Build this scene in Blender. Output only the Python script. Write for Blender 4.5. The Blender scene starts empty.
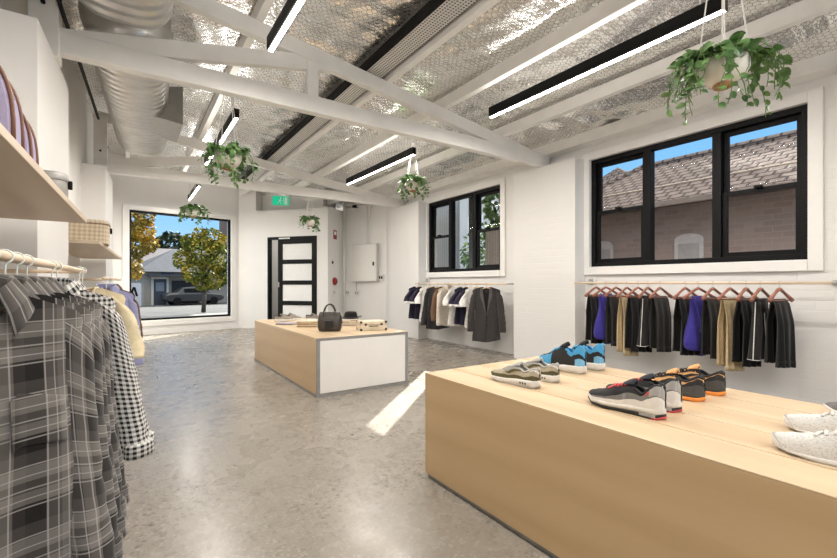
import bpy, math, random
from mathutils import Vector, Matrix
random.seed(7)
C = bpy.context.scene.collection
PI = math.pi
sin, cos = math.sin, math.cos

# ------------------------------------------------------------------ helpers
def lerp(a, b, t): return a + (b - a) * t
def table(tab, s):
    if s <= tab[0][0]: return tab[0][1]
    for (a, va), (b, vb) in zip(tab, tab[1:]):
        if s <= b:
            t = (s - a) / (b - a); t = t * t * (3 - 2 * t)
            return va + (vb - va) * t
    return tab[-1][1]

class MB:
    def __init__(self): self.v = []; self.f = []; self.uv = {}
    def add(self, vs, fs, uvs=None):
        o = len(self.v); self.v += [tuple(p) for p in vs]
        self.f += [tuple(i + o for i in f) for f in fs]
        if uvs:
            for i, u in enumerate(uvs): self.uv[o + i] = u
        return self
    def box(self, x0, x1, y0, y1, z0, z1):
        vs = [(x, y, z) for z in (z0, z1) for y in (y0, y1) for x in (x0, x1)]
        return self.add(vs, [(0, 2, 3, 1), (4, 5, 7, 6), (0, 1, 5, 4), (2, 6, 7, 3), (0, 4, 6, 2), (1, 3, 7, 5)])
    def prism(self, pts, z0, z1):
        n = len(pts)
        area = sum(pts[i][0] * pts[(i + 1) % n][1] - pts[(i + 1) % n][0] * pts[i][1] for i in range(n))
        if area < 0: pts = pts[::-1]
        vs = [(x, y, z0) for x, y in pts] + [(x, y, z1) for x, y in pts]
        fs = [tuple(range(n))[::-1], tuple(range(n, 2 * n))]
        fs += [(i, (i + 1) % n, n + (i + 1) % n, n + i) for i in range(n)]
        return self.add(vs, fs)
    def beam(self, a, b, w, h, up=(0, 0, 1)):
        a, b = Vector(a), Vector(b); d = (b - a).normalized(); u = Vector(up)
        s = d.cross(u).normalized(); u = s.cross(d).normalized()
        vs = []
        for p in (a, b):
            for sx, sy in ((-1, -1), (1, -1), (1, 1), (-1, 1)):
                vs.append(p + s * (sx * w / 2) + u * (sy * h / 2))
        return self.add(vs, [(0, 1, 2, 3), (7, 6, 5, 4), (0, 4, 5, 1), (1, 5, 6, 2), (2, 6, 7, 3), (3, 7, 4, 0)])
    def loft(self, rings, closed=True, cap=True, uvs=None):
        n = len(rings[0]); vs = [p for r in rings for p in r]; fs = []
        for i in range(len(rings) - 1):
            for j in range(n if closed else n - 1):
                k = (j + 1) % n
                fs.append((i * n + j, i * n + k, (i + 1) * n + k, (i + 1) * n + j))
        if cap and closed:
            fs.append(tuple(range(n))[::-1]); fs.append(tuple(range((len(rings) - 1) * n, len(rings) * n)))
        return self.add(vs, fs, [u for r in uvs for u in r] if uvs else None)
    def tube(self, pts, r, n=10, cap=True):
        pts = [Vector(p) for p in pts]; rings = []; ref = None
        for i, p in enumerate(pts):
            d = (pts[min(i + 1, len(pts) - 1)] - pts[max(i - 1, 0)]).normalized()
            if ref is None:
                ref = Vector((0, 0, 1)) if abs(d.z) < .9 else Vector((1, 0, 0))
            s = d.cross(ref).normalized(); u = s.cross(d).normalized(); ref = u
            rr = r[i] if isinstance(r, list) else r
            rx, ry = rr if isinstance(rr, tuple) else (rr, rr)
            rings.append([p + s * (rx * cos(2 * PI * k / n)) + u * (ry * sin(2 * PI * k / n)) for k in range(n)])
        return self.loft(rings, True, cap)
    def lathe(self, prof, n=24, c=(0, 0, 0), cap=True):
        rings = [[(c[0] + r * cos(2 * PI * k / n), c[1] + r * sin(2 * PI * k / n), c[2] + z) for k in range(n)] for r, z in prof]
        return self.loft(rings, True, cap)
    def disc(self, c, normal, r, h, n=16):
        nrm = Vector(normal).normalized(); c = Vector(c)
        return self.tube([c, c + nrm * h], r, n)
    def grid(self, fn, us, vs_, uvfn=None):
        P = []; U = []
        for v in vs_:
            for u in us:
                P.append(fn(u, v))
                if uvfn: U.append(uvfn(u, v))
        n = len(us); fs = [(j * n + i, j * n + i + 1, (j + 1) * n + i + 1, (j + 1) * n + i) for j in range(len(vs_) - 1) for i in range(n - 1)]
        return self.add(P, fs, U if uvfn else None)
    def build(self, name, mat, parent=None, smooth=False, bevel=0, solid=0, sub=0, loc=None, rot=None):
        me = bpy.data.meshes.new(name); me.from_pydata(self.v, [], self.f); me.update()
        if self.uv:
            l = me.uv_layers.new(name='UVMap')
            for lp in me.loops: l.data[lp.index].uv = self.uv.get(lp.vertex_index, (0, 0))
        if smooth:
            me.polygons.foreach_set('use_smooth', [True] * len(me.polygons))
        me.materials.append(mat)
        o = bpy.data.objects.new(name, me); C.objects.link(o)
        if parent: o.parent = parent
        if loc: o.location = loc
        if rot: o.rotation_euler = rot
        if solid:
            m = o.modifiers.new('Solidify', 'SOLIDIFY'); m.thickness = solid; m.offset = 0
        if bevel:
            m = o.modifiers.new('Bevel', 'BEVEL'); m.width = bevel; m.segments = 2; m.limit_method = 'ANGLE'
        if sub:
            m = o.modifiers.new('Subsurf', 'SUBSURF'); m.levels = sub; m.render_levels = sub
        return o

def tag(o, label=None, cat=None, group=None, kind=None):
    if label: o['label'] = label
    if cat: o['category'] = cat
    if group: o['group'] = group
    if kind: o['kind'] = kind
    return o
def thing(name, label, cat, loc=(0, 0, 0), rz=0, group=None):
    o = bpy.data.objects.new(name, None); C.objects.link(o)
    o.location = loc; o.rotation_euler = (0, 0, rz); o.empty_display_size = .05
    return tag(o, label, cat, group)
def copy_tree(o, parent=None):
    c = o.copy(); C.objects.link(c); c.parent = parent
    for ch in list(o.children): copy_tree(ch, c)
    return c
def place(o, first, loc, rz, label, group=None):
    r = o if first else copy_tree(o)
    r.location = loc; r.rotation_euler = (0, 0, rz); r['label'] = label
    if group: r['group'] = group
    return r
def struct(name, mb, mat, label=None, parent=None, **k):
    o = mb.build(name, mat, parent, **k)
    if parent is None: tag(o, label, None, None, 'structure')
    return o

# ------------------------------------------------------------------ materials
class NT:
    def __init__(self, name):
        self.m = bpy.data.materials.new(name); self.m.use_nodes = True
        self.t = self.m.node_tree; self.b = self.t.nodes['Principled BSDF']; self.out = self.t.nodes['Material Output']
    def n(self, typ, **k):
        x = self.t.nodes.new(typ)
        for a, v in k.items(): setattr(x, a, v)
        return x
    def L(self, a, b): self.t.links.new(a, b)
    def math(self, op, a, b=None, c=None):
        x = self.n('ShaderNodeMath', operation=op)
        for i, q in enumerate((a, b, c)):
            if q is None: continue
            if isinstance(q, (int, float)): x.inputs[i].default_value = q
            else: self.L(q, x.inputs[i])
        return x.outputs[0]
    def vmath(self, op, a, b=None, out=0):
        x = self.n('ShaderNodeVectorMath', operation=op)
        for i, q in enumerate((a, b)):
            if q is None: continue
            if isinstance(q, tuple): x.inputs[i].default_value = q
            else: self.L(q, x.inputs[i])
        return x.outputs[out]
    def coord(self, kind='Object', scale=None):
        c = self.n('ShaderNodeTexCoord').outputs[kind]
        if scale is None: return c
        mp = self.n('ShaderNodeMapping'); mp.inputs['Scale'].default_value = scale
        self.L(c, mp.inputs['Vector']); return mp.outputs[0]
    def noise(self, vec, scale, detail=3, rough=.5):
        x = self.n('ShaderNodeTexNoise'); x.inputs['Scale'].default_value = scale
        x.inputs['Detail'].default_value = detail; x.inputs['Roughness'].default_value = rough
        self.L(vec, x.inputs['Vector']); return x.outputs['Fac']
    def ramp(self, fac, stops, interp='LINEAR'):
        r = self.n('ShaderNodeValToRGB'); r.color_ramp.interpolation = interp
        e = r.color_ramp.elements
        while len(e) < len(stops): e.new(.5)
        for i, (p, c) in enumerate(stops):
            e[i].position = p
            e[i].color = (c[0], c[1], c[2], 1) if isinstance(c, (tuple, list)) else (c, c, c, 1)
        self.L(fac, r.inputs[0]); return r.outputs[0]
    def mix(self, fac, a, b, blend='MIX'):
        x = self.n('ShaderNodeMix', data_type='RGBA', blend_type=blend)
        for s, q in ((x.inputs[0], fac), (x.inputs[6], a), (x.inputs[7], b)):
            if isinstance(q, (int, float)): s.default_value = q
            elif isinstance(q, (tuple, list)): s.default_value = (q[0], q[1], q[2], 1)
            else: self.L(q, s)
        return x.outputs[2]
    def bump(self, h, strength=.2, dist=.01):
        x = self.n('ShaderNodeBump'); x.inputs['Strength'].default_value = strength; x.inputs['Distance'].default_value = dist
        self.L(h, x.inputs['Height']); self.L(x.outputs[0], self.b.inputs['Normal'])
    def set(self, **k):
        nm = dict(col='Base Color', rough='Roughness', metal='Metallic', spec='Specular IOR Level', coat='Coat Weight', coatr='Coat Roughness', sheen='Sheen Weight')
        for a, v in k.items():
            s = self.b.inputs[nm[a]]
            if isinstance(v, (int, float)): s.default_value = v
            elif isinstance(v, tuple): s.default_value = (v[0], v[1], v[2], 1)
            else: self.L(v, s)
        return self

def plain(name, col, rough=.5, metal=0, var=.08, vs=12, bump=0, bs=80, coat=0, spec=.5):
    t = NT(name); c = t.coord()
    f = t.noise(c, vs)
    lo = tuple(max(0, x * (1 - var)) for x in col); hi = tuple(min(1, x * (1 + var)) for x in col)
    t.set(col=t.ramp(f, [(.3, lo), (.7, hi)]), rough=rough, metal=metal, coat=coat, spec=spec)
    if bump: t.bump(t.noise(c, bs, 2), bump, .004)
    return t.m
def fabric(name, col, rough=.9, var=.1):
    t = NT(name); c = t.coord()
    f = t.noise(c, 30); w = t.noise(t.coord(scale=(1, 1, .35)), 420, 2)
    lo = tuple(x * (1 - var) for x in col); hi = tuple(min(1, x * (1 + var)) for x in col)
    t.set(col=t.ramp(f, [(.3, lo), (.7, hi)]), rough=rough, spec=.2, sheen=.15)
    t.bump(w, .25, .002); return t.m
def wood(name, c1, c2, axis='Y', rough=.4, scale=1.0):
    t = NT(name)
    sc = {'X': (.7, 9, 9), 'Y': (9, .7, 9), 'Z': (9, 9, .7)}[axis]
    v = t.coord(scale=tuple(x * scale for x in sc))
    d = t.noise(v, 1.1, 5, .6)
    w = t.n('ShaderNodeTexWave', wave_type='BANDS', bands_direction='DIAGONAL'); w.inputs['Scale'].default_value = .35
    w.inputs['Distortion'].default_value = 7; w.inputs['Detail'].default_value = 3; t.L(v, w.inputs['Vector'])
    f = t.math('ADD', t.math('MULTIPLY', d, .75), t.math('MULTIPLY', w.outputs['Fac'], .25))
    t.set(col=t.ramp(f, [(.3, c1), (.65, c2)]), rough=rough, spec=.4); t.bump(d, .04, .003); return t.m
def painted_brick(name, col, strength=.25):
    t = NT(name); c = t.coord()
    g = t.n('ShaderNodeNewGeometry')
    sep = t.n('ShaderNodeSeparateXYZ'); t.L(c, sep.inputs[0])
    cm = t.n('ShaderNodeCombineXYZ'); t.L(t.math('ADD', sep.outputs[0], sep.outputs[1]), cm.inputs[0]); t.L(sep.outputs[2], cm.inputs[1])
    b = t.n('ShaderNodeTexBrick'); b.inputs['Scale'].default_value = 1; b.inputs['Mortar Size'].default_value = .006
    b.inputs['Mortar Smooth'].default_value = .6; b.inputs['Brick Width'].default_value = .235; b.inputs['Row Height'].default_value = .086
    t.L(cm.outputs[0], b.inputs['Vector'])
    n = t.noise(c, 25, 4)
    h = t.math('SUBTRACT', t.math('MULTIPLY', n, .5), b.outputs['Fac'])
    t.set(col=t.ramp(t.noise(c, 1.5, 3), [(.3, tuple(x * .97 for x in col)), (.7, col)]), rough=.6, spec=.25)
    t.bump(h, strength, .006); return t.m

def floor_mat():
    t = NT('polished_concrete'); c = t.coord()
    big = t.noise(c, .8, 2, .5); mid = t.noise(c, 5, 2, .5)
    base = t.ramp(t.math('ADD', t.math('MULTIPLY', big, .6), t.math('MULTIPLY', mid, .4)), [(.2, (.250, .222, .185)), (.8, (.305, .275, .235))])
    def spk(scale, thr, keep):
        v = t.n('ShaderNodeTexVoronoi', voronoi_dimensions='2D'); v.inputs['Scale'].default_value = scale; t.L(c, v.inputs['Vector'])
        sp = t.n('ShaderNodeSeparateColor'); t.L(v.outputs['Color'], sp.inputs[0])
        k = t.math('GREATER_THAN', sp.outputs[0], keep)
        d = t.math('LESS_THAN', v.outputs['Distance'], t.math('MULTIPLY', sp.outputs[1], thr))
        return t.math('MULTIPLY', k, d)
    zone = t.ramp(t.noise(c, 1.1, 2), [(.38, .12), (.66, 1)])
    s1 = t.math('MULTIPLY', spk(58, .62, .45), zone); s2 = t.math('MULTIPLY', spk(32, .44, .66), zone); s3 = spk(60, .55, .55)
    col = t.mix(t.math('MULTIPLY', s3, .35), base, (.50, .47, .42))
    col = t.mix(t.math('MULTIPLY', s1, .62), col, (.05, .044, .036))
    col = t.mix(t.math('MULTIPLY', s2, .75), col, (.03, .026, .022))
    t.set(col=col, rough=t.ramp(mid, [(.3, .24), (.7, .32)]), spec=.38)
    t.bump(t.noise(c, 3, 2), .03, .01)
    return t.m

def foil_mat():
    t = NT('foil_insulation'); c = t.coord()
    p = t.vmath('ADD', t.vmath('MULTIPLY', c, (19, 22, 0)), (400, 700, 0))
    s = (1, 1.732, 1); h = (.5, .866, .5)
    a = t.vmath('SUBTRACT', t.vmath('MODULO', p, s), h)
    b = t.vmath('SUBTRACT', t.vmath('MODULO', t.vmath('SUBTRACT', p, h), s), h)
    za = t.vmath('MULTIPLY', a, (1, 1, 0)); zb = t.vmath('MULTIPLY', b, (1, 1, 0))
    la = t.vmath('DOT_PRODUCT', za, za, 1); lb = t.vmath('DOT_PRODUCT', zb, zb, 1)
    pick = t.math('LESS_THAN', la, lb)
    mx = t.n('ShaderNodeMix', data_type='VECTOR'); t.L(pick, mx.inputs[0]); t.L(zb, mx.inputs[4]); t.L(za, mx.inputs[5])
    g = t.vmath('ABSOLUTE', mx.outputs[1])
    d1 = t.vmath('DOT_PRODUCT', g, (.5, .866, 0), 1); d2 = t.vmath('DOT_PRODUCT', g, (1, 0, 0), 1)
    d = t.math('MAXIMUM', d1, d2)
    wire = t.math('GREATER_THAN', d, .46)
    pill = t.math('SUBTRACT', 1, t.math('MULTIPLY', d, 2))
    crum = t.noise(t.coord(scale=(1.2, 3.6, 2)), 2.2, 4, .55)
    fine = t.noise(t.coord(scale=(1, 1, 1)), 26, 4, .6)
    t.set(col=t.mix(wire, (.90, .89, .865), (.50, .49, .47)), metal=t.math('SUBTRACT', .93, t.math('MULTIPLY', wire, .3)), rough=.25)
    hgt = t.math('ADD', t.math('MULTIPLY', crum, 1.9), t.math('ADD', t.math('MULTIPLY', fine, .06), t.math('MULTIPLY', pill, .08)))
    t.bump(hgt, .6, .03)
    return t.m

def plaid(name, period, ustops, vstops, lines, linecol):
    t = NT(name); uv = t.coord('UV'); sep = t.n('ShaderNodeSeparateXYZ'); t.L(uv, sep.inputs[0])
    fu = t.math('FRACT', t.math('MULTIPLY', t.math('ADD', sep.outputs[0], 10), 1 / period))
    fv = t.math('FRACT', t.math('MULTIPLY', t.math('ADD', sep.outputs[1], 10), 1 / period))
    a = t.ramp(fu, ustops, 'CONSTANT'); b = t.ramp(fv, vstops, 'CONSTANT')
    col = t.mix(.5, a, b)
    for f in (fu, fv):
        for p, w in lines:
            m = t.math('LESS_THAN', t.math('ABSOLUTE', t.math('SUBTRACT', f, p)), w)
            col = t.mix(t.math('MULTIPLY', m, .55), col, linecol)
    n = t.noise(t.coord('UV', (300, 900, 1)), 1, 2); col = t.mix(t.math('MULTIPLY', n, .25), col, (.0, .0, .0))
    t.set(col=col, rough=.95, spec=.15, sheen=.2); t.bump(t.noise(t.coord('UV'), 500, 2), .2, .002)
    return t.m
def glass_mat(name, tint=(.92, .95, .95), refl=1.0):
    t = NT(name); t.t.nodes.remove(t.b)
    tr = t.n('ShaderNodeBsdfTransparent'); tr.inputs[0].default_value = (*tint, 1)
    gl = t.n('ShaderNodeBsdfGlossy'); gl.inputs['Roughness'].default_value = .01
    fr = t.n('ShaderNodeFresnel'); fr.inputs[0].default_value = 1.45
    m = t.n('ShaderNodeMixShader'); t.L(t.math('MULTIPLY', fr.outputs[0], refl), m.inputs[0]); t.L(tr.outputs[0], m.inputs[1]); t.L(gl.outputs[0], m.inputs[2])
    t.L(m.outputs[0], t.out.inputs[0]); return t.m
def emis(name, col, st):
    t = NT(name); t.b.inputs['Emission Color'].default_value = (*col, 1); t.b.inputs['Emission Strength'].default_value = st
    t.set(col=(.9, .9, .9)); t.m.cycles.emission_sampling = 'NONE'; return t.m

WHITE = (.80, .79, .772)
m_wall = plain('white_paint', WHITE, .6, var=.015, vs=2, bump=.05, bs=60)
m_brick = painted_brick('white_painted_brick', WHITE)
m_beam = plain('white_painted_timber', (.85, .84, .815), .5, var=.04, vs=5, bump=.05, bs=30)
m_trim = plain('white_gloss_trim', (.83, .82, .8), .4, var=.01)
m_floor = floor_mat()
m_foil = foil_mat()
m_black = plain('black_powder_coat', (.0035, .0035, .004), .5, var=.1, spec=.2)
m_blackm = plain('black_matte', (.006, .0055, .0055), .75, var=.1, spec=.2)
m_wood = wood('pale_plywood', (.575, .40, .215), (.635, .455, .255), 'Y', .38)
m_woodtop = wood('pale_maple_top', (.60, .44, .27), (.70, .545, .365), 'Y', .33)
m_shelf = wood('shelf_ply', (.50, .395, .285), (.58, .475, .36), 'Y', .5)
m_rod = wood('rod_pine', (.68, .52, .36), (.78, .63, .47), 'Y', .45, 2)
m_hang = wood('hanger_wood_red', (.26, .095, .06), (.40, .17, .12), 'X', .4, 4)
m_hangb = wood('hanger_wood_brown', (.17, .07, .025), (.27, .125, .05), 'X', .4, 4)
m_hangl = wood('hanger_wood_pale', (.60, .43, .25), (.70, .53, .33), 'X', .4, 4)
m_greytrim = plain('grey_edge_trim', (.26, .255, .245), .5)
m_panel = plain('white_panel', (.80, .78, .75), .45, var=.01)
m_chrome = plain('chrome_wire', (.75, .74, .72), .25, 1)
m_metal = plain('galvanised', (.6, .59, .57), .35, .9, var=.12, vs=8)
m_glass = glass_mat('window_glass', (.95, .96, .96), .03)
m_frost = plain('frosted_white_glass', (.82, .83, .82), .3, var=.02)
m_green = emis('exit_green', (.0, .30, .16), .55)
m_green.node_tree.nodes['Principled BSDF'].inputs['Base Color'].default_value = (0, .3, .15, 1)
m_signw = plain('sign_white', (.85, .9, .87), .5)
m_red = plain('alarm_red', (.30, .02, .025), .4)
m_grey = plain('grey_plastic', (.35, .34, .33), .5)
m_wplast = plain('white_plastic', (.74, .73, .70), .4, var=.02)
LAMP = 8.0
m_lamp = emis('led_diffuser', (1, .94, .87), LAMP)

# ------------------------------------------------------------------ room shell
fl = struct('floor', MB().box(-1.3, 5.2, -3.6, 11.9, -.15, 0), m_floor, 'polished concrete floor with dark stone flecks')
def roofz(x): return 3.70 - .142 * x
def raftz(x): return 3.54 - .142 * x
PX = [-.02, .95, 2.27, 3.02, 3.98]
def foil(u, v):
    xs = [-1.3] + PX + [5.2]
    sag = 0
    for a, b in zip(xs, xs[1:]):
        if a <= u <= b: sag = sin(PI * (u - a) / (b - a))
    ph = sin(v * 5.1 + u * 1.3) * .35 + sin(v * 11.7 - u * 4) * .3 + sin(v * 2.3 + u * 7) * .35
    return (u, v, roofz(u) - .03 * sag + (.010 * ph + .012 * sin(v * 17 + 3 * sin(u * 3)) * (.4 + .6 * sin(v * 1.7 + u * 2)) + .008 * sin(u * 23 + 4 * sin(v * 2.1))) * sag)
us = [-1.3 + 6.5 * i / 150 for i in range(151)]; vs = [-3.6 + 15.6 * i / 400 for i in range(401)]
struct('ceiling', MB().grid(foil, us, vs), m_foil, 'silver foil insulation under the roof, behind wire netting', smooth=True)
r = MB().add([(-1.5, -3.9, roofz(-1.5) + .06), (5.5, -3.9, roofz(5.5) + .06), (5.5, 12.2, roofz(5.5) + .06), (-1.5, 12.2, roofz(-1.5) + .06),
              (-1.5, -3.9, roofz(-1.5) + .16), (5.5, -3.9, roofz(5.5) + .16), (5.5, 12.2, roofz(5.5) + .16), (-1.5, 12.2, roofz(-1.5) + .16)],
             [(0, 3, 2, 1), (4, 5, 6, 7), (0, 1, 5, 4), (1, 2, 6, 5), (2, 3, 7, 6), (3, 0, 4, 7)])
struct('roof', r, m_metal, 'metal roof sheets above the foil')

# right wall (x = 4.9) with two windows and brick piers
W1 = (1.14, 3.26); W2 = (4.84, 6.84); WZ = (1.305, 2.675)
w = MB()
for y0, y1 in ((-3.6, W1[0]), (W1[1], W2[0]), (W2[1], 8.5)): w.box(4.9, 5.12, y0, y1, 0, 3.02)
for y0, y1 in (W1, W2): w.box(4.9, 5.12, y0, y1, 0, WZ[0]); w.box(4.9, 5.12, y0, y1, WZ[1], 3.02)
for y0, y1 in ((3.33, 4.37), (6.86, 7.98), (-.35, .72)): w.box(4.68, 4.9, y0, y1, 0, 2.70)
struct('wall_right', w, m_brick, 'white painted brick wall with piers on the window side')
struct('trim_1', MB().box(4.72, 4.9, -3.5, 8.5, 2.86, 3.0), m_beam, 'white timber plate along the top of the window wall', bevel=.005)
# left wall, slightly angled
def lx(y): return -.68 + .045 * (y - 3.9)
w = MB().prism([(lx(-3.6), -3.6), (lx(10.7), 10.7), (lx(10.7) - .25, 10.7), (lx(-3.6) - .25, -3.6)], 0, 3.95)
for y0, y1, d in ((3.33, 4.37, .26), (7.2, 8.25, .27), (-.5, .5, .26)):
    w.prism([(lx(y0), y0), (lx(y0) + d, y0), (lx(y1) + d, y1), (lx(y1), y1)], 0, 2.66 if y0 < 7 else 2.70)
struct('wall_left', w, m_wall, 'white painted wall with piers behind the clothes rails')
# back wall with shop window
A = Vector((-.42, 10.57)); U = Vector((.9837, .18)).normalized(); Nn = Vector((-U.y, U.x))
def bw(s, n=0): p = A + U * s + Nn * n; return (p.x, p.y)
S0, S1, BZ0, BZ1 = .43, 2.50, .30, 2.63
L = 6.0
w = MB()
def bwbox(m, s0, s1, n0, n1, z0, z1): m.prism([bw(s0, n0), bw(s1, n0), bw(s1, n1), bw(s0, n1)], z0, z1); return m
bwbox(w, -.2, S0, 0, .25, 0, 4); bwbox(w, S1, L, 0, .25, 0, 4); bwbox(w, S0, S1, 0, .25, 0, BZ0); bwbox(w, S0, S1, 0, .25, BZ1, 4)
struct('wall_back', w, m_wall, 'white end wall around the large shop window')
# rear wall behind the viewer, unglazed opening added to let sky light in
w = MB().box(-1.3, .3, -3.8, -3.6, 0, 3.95).box(4.2, 5.2, -3.8, -3.6, 0, 3.95).box(.3, 4.2, -3.8, -3.6, 2.6, 3.95)
struct('wall_rear', w, m_wall)
# diagonal wall pieces by the entry
struct('wall_entry_return', MB().prism([bw(2.68), (2.53, 10.66), (2.75, 10.95), (2.6, 11.3)], 0, 3.9), m_wall, 'narrow angled white wall between shop window and entry box')
E0 = Vector((2.53, 10.66)); E1 = Vector((3.74, 9.14)); E2 = Vector((4.36, 9.64)); E3 = Vector((4.92, 8.45))
ue = (E1 - E0).normalized(); ne = Vector((-ue.y, ue.x))     # ne points away from the room
if ne.y < 0: ne = -ne
def eb(s, n=0): p = E0 + ue * s + ne * n; return (p.x, p.y)
LE = (E1 - E0).length; EZ = 2.85
D0, D1, DZ = .33, 1.66, 2.19
w = MB()
def ebox(m, s0, s1, n0, n1, z0, z1): m.prism([eb(s0, n0), eb(s1, n0), eb(s1, n1), eb(s0, n1)], z0, z1); return m
ebox(w, 0, D0, 0, .12, 0, EZ); ebox(w, D1, LE, 0, .12, 0, EZ); ebox(w, D0, D1, 0, .12, DZ, EZ)
w.prism([tuple(E1), tuple(E2), (E2.x + .1, E2.y + .25), eb(LE - .12, .12)], 0, EZ)
ebox(w, 0, LE, 1.3, 1.4, 0, EZ)
ebox(w, -.05, LE, .0, 1.4, EZ - .03, EZ)
for a_, b_ in ((eb(-.45, .3), eb(LE - .3, .3)), (eb(LE - .3, .3), (E2.x - .1, E2.y + .35))): w.prism([a_, b_, (b_[0] + .1, b_[1] + .15), (a_[0] + .1, a_[1] + .15)], EZ - .03, 3.6)
struct('wall_entry', w, m_wall, 'white plasterboard entry box set diagonally in the corner')
struct('wall_corner', MB().prism([tuple(E2), tuple(E3), (E3.x + .35, E3.y + .15), (E2.x + .3, E2.y + .6)], 0, 3.3), m_wall, 'white corner wall carrying the switchboard cabinet')

# baseboards
b = MB(); bwbox(b, .0, 2.66, -.012, 0, 0, .09)
struct('baseboard_back', b, m_trim)
b = MB(); ebox(b, 0, D0 - .02, -.012, 0, 0, .09); ebox(b, D1 + .02, LE, -.012, 0, 0, .09)
struct('baseboard_entry', b, m_trim)

# windows on the right wall
def sash_window(name, y0, y1, label):
    o = thing(name, label, None, (4.9, (y0 + y1) / 2, WZ[0])); o['kind'] = 'structure'
    h = WZ[1] - WZ[0]; hw = (y1 - y0) / 2
    q = MB().box(-.03, 0, -hw - .1, -hw, -.1, h + .1).box(-.03, 0, hw, hw + .1, -.1, h + .1).box(-.03, 0, -hw, hw, h, h + .1).box(-.04, .0, -hw, hw, -.1, 0)
    q.build('architrave', m_trim, o, bevel=.004)
    fr = .055
    f = MB().box(.02, .12, -hw, -hw + fr, 0, h).box(.02, .12, hw - fr, hw, 0, h).box(.02, .12, -hw + fr, hw - fr, 0, fr).box(.02, .12, -hw + fr, hw - fr, h - fr, h)
    wd = 2 * hw; b1, b2 = -hw + wd * .335, -hw + wd * .665
    for yb in (b1, b2): f.box(.02, .12, yb - .04, yb + .04, fr, h - fr)
    f.build('frame', m_black, o, bevel=.004)
    def pane(a, b, c, d, x, sash=.045):
        s = MB().box(x, x + .035, a, a + sash, c, d).box(x, x + .035, b - sash, b, c, d).box(x, x + .035, a + sash, b - sash, c, c + sash).box(x, x + .035, a + sash, b - sash, d - sash, d)
        so = s.build('sash', m_black, o, bevel=.003)
        MB().box(x + .014, x + .019, a + sash - .005, b - sash + .005, c + sash - .005, d - sash + .005).build('pane', m_glass, so)
        return so
    mid = fr + (h - 2 * fr) * .5
    for a, b in ((-hw + fr, b1 - .04), (b2 + .04, hw - fr)):
        s = pane(a, b, fr, mid + .02, .05)
        MB().box(-.004, .05, (a + b) / 2 - .03, (a + b) / 2 + .03, mid + .012, mid + .035).build('latch', m_black, s, bevel=.004)
        pane(a, b, mid - .02, h - fr, .085)
    MB().box(.06, .066, b1 + .04, b2 - .04, fr, h - fr).build('pane', m_glass, o)
    return o
sash_window('window_1', *W1, 'black framed three-light window on the right, neighbour tiled roof outside')
sash_window('window_2', *W2, 'black framed three-light window above the coats, trees outside')
# shop window
o = thing('window_3', 'large black framed shop window in the end wall facing the street', None, (0, 0, 0)); o['kind'] = 'structure'
t = MB()
for s0, s1, z0, z1 in ((S0 - .12, S0, BZ0 - .12, BZ1 + .1), (S1, S1 + .1, BZ0 - .12, BZ1 + .1), (S0, S1, BZ1, BZ1 + .1), (S0, S1, BZ0 - .12, BZ0)): bwbox(t, s0, s1, -.03, 0, z0, z1)
t.build('architrave', m_trim, o, bevel=.004)
t = MB()
for s0, s1, z0, z1 in ((S0, S0 + .045, BZ0, BZ1), (S1 - .045, S1, BZ0, BZ1), (S0, S1, BZ0, BZ0 + .045), (S0, S1, BZ1 - .045, BZ1)): bwbox(t, s0, s1, .04, .11, z0, z1)
t.build('frame', m_black, o, bevel=.003)
bwbox(MB(), S0 + .03, S1 - .03, .07, .078, BZ0 + .03, BZ1 - .03).build('pane', m_glass, o)
# entry door
o = thing('door_1', 'black framed entry door with four frosted glass panels', None, (0, 0, 0)); o['kind'] = 'structure'
f = MB()
for s0, s1, z0, z1 in ((D0, D0 + .05, 0, DZ), (D1 - .05, D1, 0, DZ), (D0 + .05, D1 - .05, DZ - .06, DZ)): ebox(f, s0, s1, -.01, .1, z0, z1)
f.build('door_frame', m_black, o, bevel=.003)
LD0, LD1 = D0 + .30, D1 - .05
ebox(MB(), D0 + .05, LD0 - .03, .05, .058, .06, DZ - .06).build('side_pane', m_glass, o)
ebox(MB(), D0 + .05, LD0 - .03, .03, .08, 0, .06).build('bottom_rail', m_black, o)
lf = MB(); st = .1
ebox(lf, LD0 - .03, LD0 + .09, .02, .07, 0, DZ - .06); ebox(lf, LD1 - st, LD1, .02, .07, 0, DZ - .06)
pzs = [(.22, .58), (.68, 1.06), (1.16, 1.55), (1.65, 2.02)]
zs = [0] + [z for p in pzs for z in p] + [DZ - .06]
for i in range(0, len(zs), 2): ebox(lf, LD0 + .09, LD1 - st, .02, .07, zs[i], zs[i + 1])
lfo = lf.build('door_leaf', m_black, o, bevel=.003)
for z0, z1 in pzs: ebox(MB(), LD0 + .085, LD1 - st + .005, .04, .05, z0 - .005, z1 + .005).build('glass_panel', m_frost, lfo)
ebox(MB(), D0 + .32, D0 + .62, -.02, .02, DZ - .055, DZ - .02).build('door_closer', m_metal, o, bevel=.005)
h_ = MB(); a_ = Vector((*eb(LD0 + .03, -.03), 1.0)); h_.tube([a_, a_ + Vector((0, 0, .12))], .012)
h_.build('handle', m_metal, lfo)

o = thing('added_vestibule_light', 'small round light added to brighten the inside of the entry box', 'light', (*eb(LE * .45, .7), EZ - .09))  # added lamp, keeps the space behind the door from going dark
MB().disc((0, 0, .02), (0, 0, 1), .11, .04, 24).build('added_light_base', m_black, o); MB().disc((0, 0, .0), (0, 0, 1), .10, .02, 24).build('added_light_diffuser', emis('added_vestibule_glow', (1, .95, .9), 6), o)
VEST = o
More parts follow.
